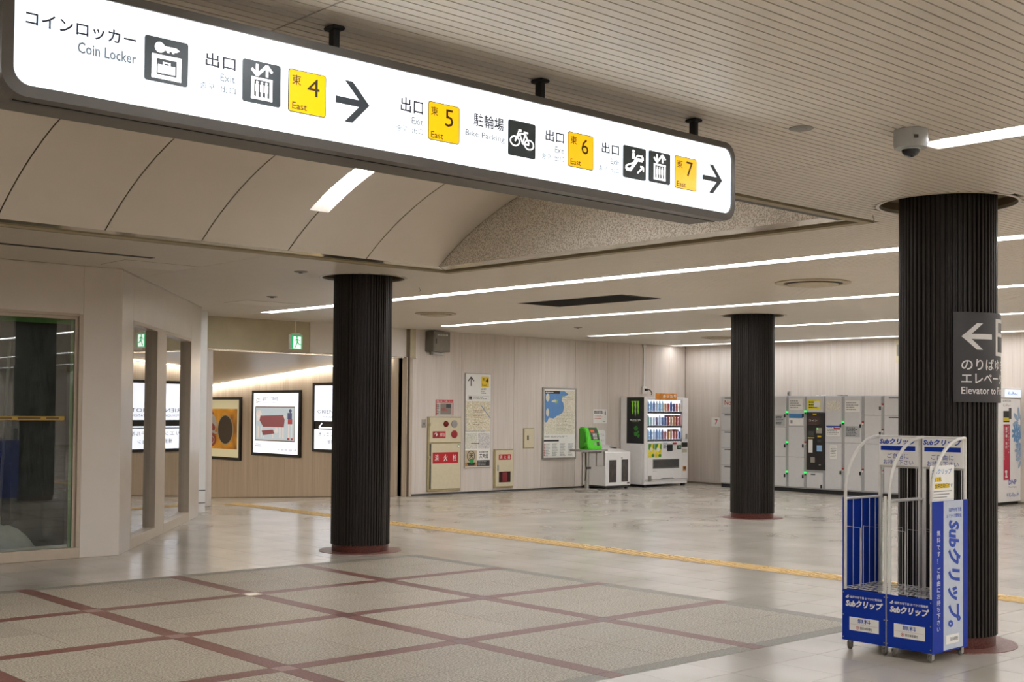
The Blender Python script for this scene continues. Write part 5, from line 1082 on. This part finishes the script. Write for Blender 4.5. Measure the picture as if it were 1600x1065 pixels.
t, a, b, zz = locker_unit('two-door tall locker with map sheet right of the payment console', 1289, 1319, [(275, 610), (610, 950)], (0,)); s_ = lsheet(t, a+.03, b-.03, zz(378), zz(305), mapmat('locker_map', '#b9b4ac', '#cfc6b2', '#d9d5cc', 30), 'map_sheet'); s_ = lsheet(t, a+.03, b-.03, zz(560), zz(485), M_PAPER, 'price_sheet', 5); rectp(s_, (a+.03, b-.03, zz(495), zz(485)), -.002, M_BLUEINK, 'heading'); rectp(s_, ((a+b)/2+.01, b-.03, zz(512), zz(500)), -.0025, M_REDINK, 'red_heading'); lsheet(t, a+.11, b-.1, zz(725), zz(625), M_PAPER, 'long_notice', 7)
t, a, b, zz = locker_unit('two-door tall locker with two white sheets, second right of the console', 1319, 1350, [(275, 612), (612, 965)]); lsheet(t, a+.02, b-.03, zz(385), zz(303), M_PAPER, 'notice', 4); lsheet(t, a+.02, b-.03, zz(568), zz(488), plain('paper_greyish', '#a9aaa8', .5), 'price_sheet', 6, M_INK)
t, a, b, zz = locker_unit('three-door locker behind the arched top of the left leaflet rack', 1350, 1381, [(275, 410), (410, 618), (618, 970)])
t, a, b, zz = locker_unit('last locker column, cut off by the nearest pillar', 1381, 1412, [(275, 412), (412, 618), (618, 975)], strip=False)
for px in (1224, 1274, 1308):
    x = lx(px); t = thing('locker_top_bracket', {1224: 'tiny grey bracket on the locker top right of the middle pillar', 1274: 'low white fitting on top of the payment console', 1308: 'low dark fitting on the locker top right of the console'}[px], 'fitting', FL, (x, .2, LZ1)); h_ = .09 if px == 1224 else .018
    mb = MB(); mb.box(x-(.02 if px == 1224 else .1), x+(.02 if px == 1224 else .1), .15, .2, LZ1, LZ1+h_, .003); part('bracket', mb, M_GREYP if px != 1274 else M_WHITE, t); mb = MB(); mb.box(x-.012, x+.012, .147, .15, LZ1+h_*.3, LZ1+h_*.7); part('bolt', mb, M_DARK, t)

# ---- photo booth at the right edge
FBT = Frame((0, 9.8, 0)); ba_, bb_ = 19.82, FBT.at(1598, 700)[0]; bz1 = FBT.at(1580, 606)[1]
t = thing('photo_booth', 'white photo booth side with blue flower print and red vertical banner at the right edge', 'photo booth', FBT, ((ba_+bb_)/2, .8, 0))
mb = MB(); mb.box(ba_, bb_, 0, 1.6, .05, bz1-.18, .006); bo = part('body', mb, M_WHITE2, t); mb = MB(); mb.box(ba_, bb_, -.012, 1.6, bz1-.17, bz1, .006); hd_ = part('header', mb, M_WHITE2, t); mb = MB(); mb.box(ba_+.03, bb_-.03, .05, 1.55, 0, .05); part('plinth', mb, M_BLACK, t)
bq_ = lambda x0, y0, x1, y1: FBT.rect(1540+x0/5.07, 590+y0/5.07, 1540+x1/5.07, 590+y1/5.07)
p_ = bq_(146, 88, 274, 145); p_ = (p_[0], p_[1], bz1-.15, bz1-.03); lp = rectp(hd_, p_, -.0135, emis('booth_lamp', '#dfeaf6', .8), 'lit_panel'); text('Ki-Re-i', p_[0]+.12, p_[1]-.12, p_[2]+.03, p_[3]-.03, -.0145, M_BLUEINK, lp)
text('証明写真', *bq_(135, 172, 200, 192), -.001, M_INK, bo); text('Ki-Re-i', *bq_(140, 205, 195, 228), -.001, M_INKG, bo)
p_ = bq_(140, 262, 188, 352); ad = rectp(bo, p_, -.001, M_INK, 'black_notice'); rectp(ad, bq_(142, 315, 186, 342), -.0016, plain('ink_yellow', '#c7b428', .5), 'yellow_lines'); o = rectp(bo, bq_(183, 238, 204, 325), -.002, M_DARK, 'phone_picture')
p_ = bq_(141, 368, 193, 808); rb = rectp(bo, p_, -.001, plain('banner_crimson', '#b01a3c', .45), 'crimson_banner')
text('履歴書・免許', *bq_(156, 390, 172, 560), -.0016, M_PAPER, rb, vertical=True, bold=.02); text('マイナンバーカード', *bq_(177, 385, 188, 600), -.0016, M_PAPER, rb, vertical=True); lines(rb, *bq_(145, 390, 150, 650), -.0016, 30, M_PAPER, 'fine_print', .5, .2); sym(rb, [ell(.45, .85, .3, .2), R4(.3, .65, .2, .7), R4(.2, .8, .05, .3)], bq_(148, 735, 180, 795), -.0016, M_PAPER, 'symbol')
text('DNP', *bq_(182, 808, 244, 842), -.001, M_BLUEINK, bo, bold=.02); text('Photo Imaging', *bq_(182, 858, 244, 872), -.001, M_INKG, bo); text('＊Ki-Re-i＊', *bq_(165, 908, 264, 938), -.001, M_BLUEINK, bo)
def petals(cx_, cy_, r, n, mt, rot=0, y=-.001):
    P = []
    for k in range(n):
        a_ = 2*math.pi*k/n+rot; ux, uy = math.cos(a_), math.sin(a_); pts = []
        for i in range(10):
            th = 2*math.pi*i/10; l = r*.58+r*.42*math.cos(th); w_ = r*.17*math.sin(th); pts.append((cx_+ux*l-uy*w_, cy_+uy*l+ux*w_))
        P.append(pts)
    mb = MB()
    for k, p in enumerate(P): mb.poly([(x, y-.0002*k, z) for x, z in p])
    part('flower_print', mb, mt, bo)
M_F1 = plain('flower_pale', '#93a7bb', .5); M_F2 = plain('flower_blue', '#5f8bb2', .5)
ctr = lambda x, y: (bq_(x, y, x+1, y+1)[0], bq_(x, y, x+1, y+1)[3])
petals(*ctr(268, 350), .26, 8, M_F1, .2); petals(*ctr(240, 440), .17, 9, M_F2, 0, -.003); petals(*ctr(272, 500), .19, 9, M_F2, .3, -.005); petals(*ctr(262, 570), .17, 8, M_F1, .1, -.007); petals(*ctr(280, 640), .2, 7, M_F1, .5, -.009)

# ---- leaflet racks
FR = Frame((6.9, 0, 0), -math.pi/2); RD = .43; RTOP = 1.355; RZ0, RZ1 = .063, .386; SHO = .99
M_TUBE = plain('rack_tube', '#cfccc4', .35)
def rack(label, xa, xb, left_panel, right_panel):
    t = thing('leaflet_rack', label, 'rack', FR, ((xa+xb)/2, RD/2, 0)); r = .0105
    for x in (xa+r+.001, xb-r-.001):
        pts = [(x, r, RZ0), (x, r, SHO)] if left_panel and x > xa+.1 else [(x, r, RZ0), (x, r, SHO)]+[(x, r+(RD-.03-r)*(1-math.cos(a)), SHO+(RTOP-SHO)*math.sin(a)) for a in [math.pi/2*k/10 for k in range(1, 11)]]+[(x, RD-r, RTOP)]
        o = part('side_tube', MB().tube(pts, r, 10), M_TUBE, t, smooth=True)
        mb = MB(); mb.tube([(x, RD-r, RZ0), (x, RD-r, RTOP)], r, 10); part('back_post', mb, M_TUBE, t, smooth=True)
        mb = MB(); mb.tube([(x, r, SHO-.03), (x, RD-r, SHO-.03)], r*.8, 8); part('side_rail', mb, M_TUBE, t, smooth=True)
        mb = MB(); mb.tube([(x, r, RZ0+.012), (x, RD-r, RZ0+.012)], r*.8, 8); part('bottom_rail', mb, M_TUBE, t, smooth=True)
    for z in (RTOP, 1.16, RZ0+.012): mb = MB(); mb.tube([(xa+r, RD-r, z), (xb-r, RD-r, z)], r*.8, 8); part('back_rail', mb, M_TUBE, t, smooth=True)
    # front panel and print
    mb = MB(); mb.box(xa+.002, xb-.002, -.004, 0, RZ0, RZ1, .001); fp = part('front_panel', mb, M_BLUE, t); w_ = xb-xa; Ux = lambda u0, u1, v0, v1: (xa+w_*u0, xa+w_*u1, RZ0+(RZ1-RZ0)*v0, RZ0+(RZ1-RZ0)*v1); y = -.0048
    text('福岡市地下鉄 おでかけ情報紙', *Ux(.18, .92, .835, .885), y, M_PAPER, fp, bold=.01); sym(fp, [seg((.08, .84), (.15, .89), .02), seg((.1, .83), (.16, .86), .015)], (xa, xb, RZ0, RZ1), y, M_PAPER, 'swoosh')
    text('Subクリップ', *Ux(.08, .94, .66, .81), y, M_PAPER, fp, bold=.045, shear=.18)
    bx = rectp(fp, Ux(.17, .85, .21, .47), y, M_PAPER, 'price_box'); text('無料', *Ux(.36, .66, .36, .45), y-.0006, M_BLUEINK, bx, bold=.01); rectp(bx, Ux(.2, .82, .332, .336), y-.0006, M_INKG, 'rule'); text('西日本新聞社', *Ux(.42, .70, .245, .3), y-.0006, M_INK, bx, bold=.01); sym(bx, ann(.36, .272, .035, .01, 16, .95)+[ell(.36, .272, .014, .013, 8)], (xa, xb, RZ0, RZ1), y-.0006, M_REDINK, 'emblem')
    for z in (RZ0+.02, (RZ0+RZ1)/2, RZ1-.02):
        for x in (xa+.008, xb-.008): mb = MB(); mb.cyl((x, -.004, z), (x, -.007, z), .004, 8); part('screw', mb, M_STEEL, fp)
    # header board
    mb = MB(); mb.box(xa+.012, xb-.012, RD-.026, RD-.02, 1.165, RTOP-.005, .001); hb = part('header_board', mb, M_PAPER, t); yh = RD-.0268; Uh = lambda u0, u1, v0, v1: (xa+.012+(w_-.024)*u0, xa+.012+(w_-.024)*u1, 1.165+(RTOP-1.17)*v0, 1.165+(RTOP-1.17)*v1)
    text('Subクリップ', *Uh(.02, .95, .75, .97), yh, M_BLUEINK, hb, bold=.045, shear=.18); rectp(hb, Uh(.05, .93, .54, .70), yh, M_BLUE, 'blue_bar'); text('ご自由に', *Uh(.22, .76, .26, .44), yh, M_BLUEINK, hb); text('お持ち下さい', *Uh(.12, .88, .04, .22), yh, M_BLUEINK, hb)
    # wires
    wr = .0022
    for k in range(5):
        x = xa+w_*(k+.5)/5; mb = MB(); mb.tube([(x, RD-.016, RZ0+.02), (x, RD-.016, 1.16)], wr, 6); part('back_wire', mb, M_WIRE, t)
    for k in range(9): mb = MB(); mb.tube([(xa+.01+(w_-.02)*k/8, .004, RZ1+.012), (xa+.01+(w_-.02)*k/8, RD-.02, RZ1+.012)], wr, 6); part('shelf_wire', mb, M_WIRE, t)
    for k in range(6): mb = MB(); mb.tube([(xa+.006, .01+(RD-.03)*k/5, RZ1+.008), (xb-.006, .01+(RD-.03)*k/5, RZ1+.008)], wr, 6); part('shelf_wire', mb, M_WIRE, t)
    for yv in (.015, .16, .30): mb = MB(); x = xa+w_*.3; mb.tube([(xa+w_*.16, yv, RZ1+.01), (xa+w_*.16, yv, .78), (xa+w_*.80, yv, .775), (xa+w_*.80, yv, RZ1+.01)] if yv > .1 else [(xb-w_*.62, yv, RZ1+.01), (xb-w_*.62, yv, .78), (xa+.012, yv, .785)], wr, 6); part('divider_wire', mb, M_WIRE, t)
    for yv in (.10, .2, .29, .36): mb = MB(); mb.tube([(xa+.012, yv, RZ1+.01), (xa+.012, yv, SHO-.03)], wr, 6); part('side_wire', mb, M_WIRE, t)
    mb = MB(); mb.box(xa+.01, xb-.01, .004, RD-.02, RZ0+.004, RZ0+.009); part('bottom_tray', mb, M_TUBE, t)
    if left_panel: mb = MB(); mb.box(xa-.004, xa, .0, RD, RZ0, SHO-.02, .001); part('side_panel', mb, M_BLUE, t)
    if right_panel: mb = MB(); mb.box(xb, xb+.004, -.004, RD, RZ0-.005, .975, .001); sp_ = part('side_panel', mb, M_BLUE, t); t['sp'] = sp_.name; del t['sp']
    for x in (xa+.03, xb-.03):
        for yv in (.035, RD-.035):
            c_ = MB(); c_.cyl((x, yv, .05), (x, yv, .068), .012, 10); o = part('caster', c_, M_STEEL, t)
            part('wheel', MB().lathe([(.0, -.009), (.017, -.009), (.022, -.006), (.022, .006), (.017, .009), (0, .009)], (x, yv+.006, .022), 18, 'x'), M_WHEEL, o, smooth=True)
            mb = MB(); mb.box(x-.014, x-.011, yv-.01, yv+.018, .018, .052); mb.box(x+.011, x+.014, yv-.01, yv+.018, .018, .052); part('fork', mb, M_STEEL, o)
    return t, (sp_ if right_panel else None)
rack('left one of two white wire leaflet racks with blue front panel, blue inner side', -4.446, -4.138, True, False)
t, SP = rack('right one of two leaflet racks, with tall blue and grey printed side panel', -4.132, -3.826, False, True)
M_SGREY = plain('side_grey', '#b3bac4', .4)
xb = -3.826+.004
def sidemap(p): return (xb+p[1], p[0], p[2])       # depth, offset -> rack coordinates
def sside(nm, y0, y1, z0, z1, mat, par, off=.0008): mb = MB(); mb.poly([(xb+off, y0, z0), (xb+off, y1, z0), (xb+off, y1, z1), (xb+off, y0, z1)]); return part(nm, mb, mat, par)
gs = sside('grey_strip', .125, .365, RZ0+.004, .974, M_SGREY, SP)
def st(b, y0, y1, z0, z1, mat, off=.0014, par=None, **k): return text(b, y0, y1, z0, z1, 0, mat, par or gs, bend=lambda p: (xb+off, p[0], p[2]), **k)
st('無料です！', .045, .085, .60, .80, M_PAPER, vertical=True, bold=.004); st('ご自由にお持ち下さい', .043, .087, .19, .575, M_PAPER, vertical=True, bold=.004)
st('Subクリップ。', .175, .335, .20, .855, M_BLUEINK, rot=90, bold=.045, shear=.18)
st('福岡市地下鉄', .185, .345, .905, .93, M_BLUEINK, bold=.01); st('おでかけ情報紙', .16, .345, .868, .893, M_BLUEINK, bold=.01)
bx = sside('maker_box', .155, .31, .10, .155, M_PAPER, gs, .0014); st('西日本新聞社', .205, .3, .115, .14, M_INK, .002, bx)
sp2 = sside('paper_sign', .02, .31, .985, 1.19, M_PAPER, SP, -.03); mb = MB(); mb.box(xb-.034, xb-.0305, .02, .31, .96, 1.19); part('sign_holder', mb, M_WIRE, SP)
st('Subクリップ', .04, .28, 1.135, 1.17, plain('ink_teal', '#2a78b4', .5), -.0294, sp2, bold=.02, shear=.15); sside('highlight', .035, .15, 1.09, 1.12, M_YEL, sp2, -.0296); sside('highlight', .07, .25, 1.05, 1.08, M_YEL, sp2, -.0296); st('毎月２回、', .035, .16, 1.092, 1.118, M_INK, -.029, sp2, bold=.01); st('金曜日発行です', .075, .29, 1.052, 1.078, M_INK, -.029, sp2, bold=.01)
for k in range(3): mb = MB(); z = 1.035-.018*k; mb.poly([(xb-.029, .04, z), (xb-.029, .28-.03*k, z), (xb-.029, .28-.03*k, z-.006), (xb-.029, .04, z-.006)]); part('small_print', mb, M_INKG, sp2)

# ---- behind the shop window
def sheet(nm, label, cat, f, nu, nv, mat):
    t = thing(nm, label, cat, None, (4.6, 12.3, 0)); mb = MB(); G_ = [[mb.bm.verts.new(f(u/nu, v/nv)) for v in range(nv+1)] for u in range(nu+1)]
    for u in range(nu):
        for v in range(nv): mb.bm.faces.new((G_[u][v], G_[u+1][v], G_[u+1][v+1], G_[u][v+1]))
    part('film', mb, mat, t, smooth=True); return t
from mathutils import noise as mn
m, tt, bb, N, L = nt('plastic_film'); tt.nodes.remove(bb); tr = N('ShaderNodeBsdfTransparent'); tr.inputs[0].default_value = (.93, .93, .92, 1); gl = N('ShaderNodeBsdfGlossy'); gl.inputs['Roughness'].default_value = .42; gl.inputs[0].default_value = (.8, .8, .78, 1); mx = N('ShaderNodeMixShader'); mx.inputs[0].default_value = .08; L(tr.outputs[0], mx.inputs[1]); L(gl.outputs[0], mx.inputs[2]); L(mx.outputs[0], tt.nodes['Material Output'].inputs[0])
def film(u, v):
    x, z = 2.2+2.8*u, .02+2.35*v; return (x, 12.2+.03*mn.noise((x*4, z*.8, 1))+.008*mn.noise((x*16, z*9, 4))+.006*mn.noise((x*40, z*22, 9)), z)
sheet('plastic_sheet', 'clear crumpled plastic sheet hung behind the dark shop window', 'plastic sheet', film, 150, 120, m)
def heap(u, v):
    x, y = 4.12+.78*u, 12.3+.36*v; e = math.sin(math.pi*min(1, max(0, u)))**.7*math.sin(math.pi*v)**.6; return (x, y, .006+.42*e*(.75+.5*mn.noise((x*4, y*4, 2)))+.05*e*mn.noise((x*13, y*13, 3)))
t = sheet('dust_sheet', 'crumpled white dust sheet heaped on the shop floor', 'sheet', heap, 36, 24, plain('dust_white', '#f0efe8', .8))
t.children[0].name = 'cloth'
def heap2(u, v):
    x, y = 3.5+.55*u, 12.32+.5*v; e = math.sin(math.pi*u)**.7*math.sin(math.pi*v)**.6; return (x, y, .006+.55*e*(.7+.6*mn.noise((x*4, y*4, 7))))
t = sheet('dark_bag', 'dark grey sack slumped beside the dust sheet in the shop', 'sack', heap2, 24, 20, plain('sack_dark', '#3b3733', .8)); t.children[0].name = 'cloth'
t = thing('leaning_pole', 'thin grey pole leaning inside the dark shop', 'pole', None, (4.78, 13.2, 0)); mb = MB(); mb.cyl((4.72, 13.2, .004), (4.95, 13.6, 2.2), .016, 10); part('shaft', mb, M_GREYP, t); mb = MB(); mb.cyl((4.72, 13.2, .0), (4.73, 13.215, .06), .022, 10); part('rubber_tip', mb, M_BLACK, t)
x0, x1, z0, z1 = FS.rect(0, 650.5, 103, 656.5); t = thing('warning_tape', 'yellow lettered warning tape stuck across the dark shop window', 'tape', FS, (x1-.3, .04, z0)); mb = MB(); mb.box(x1-1.9, x1, .039, .0415, z0, z0+.04); tp = part('strip', mb, plain('tape_yellow', '#a8872a', .5), t); lines(tp, x1-1.85, x1-.02, z0+.006, z0+.034, .0385, 1, plain('tape_ink', '#5c4614', .6), 'tape_print', .7, .02)
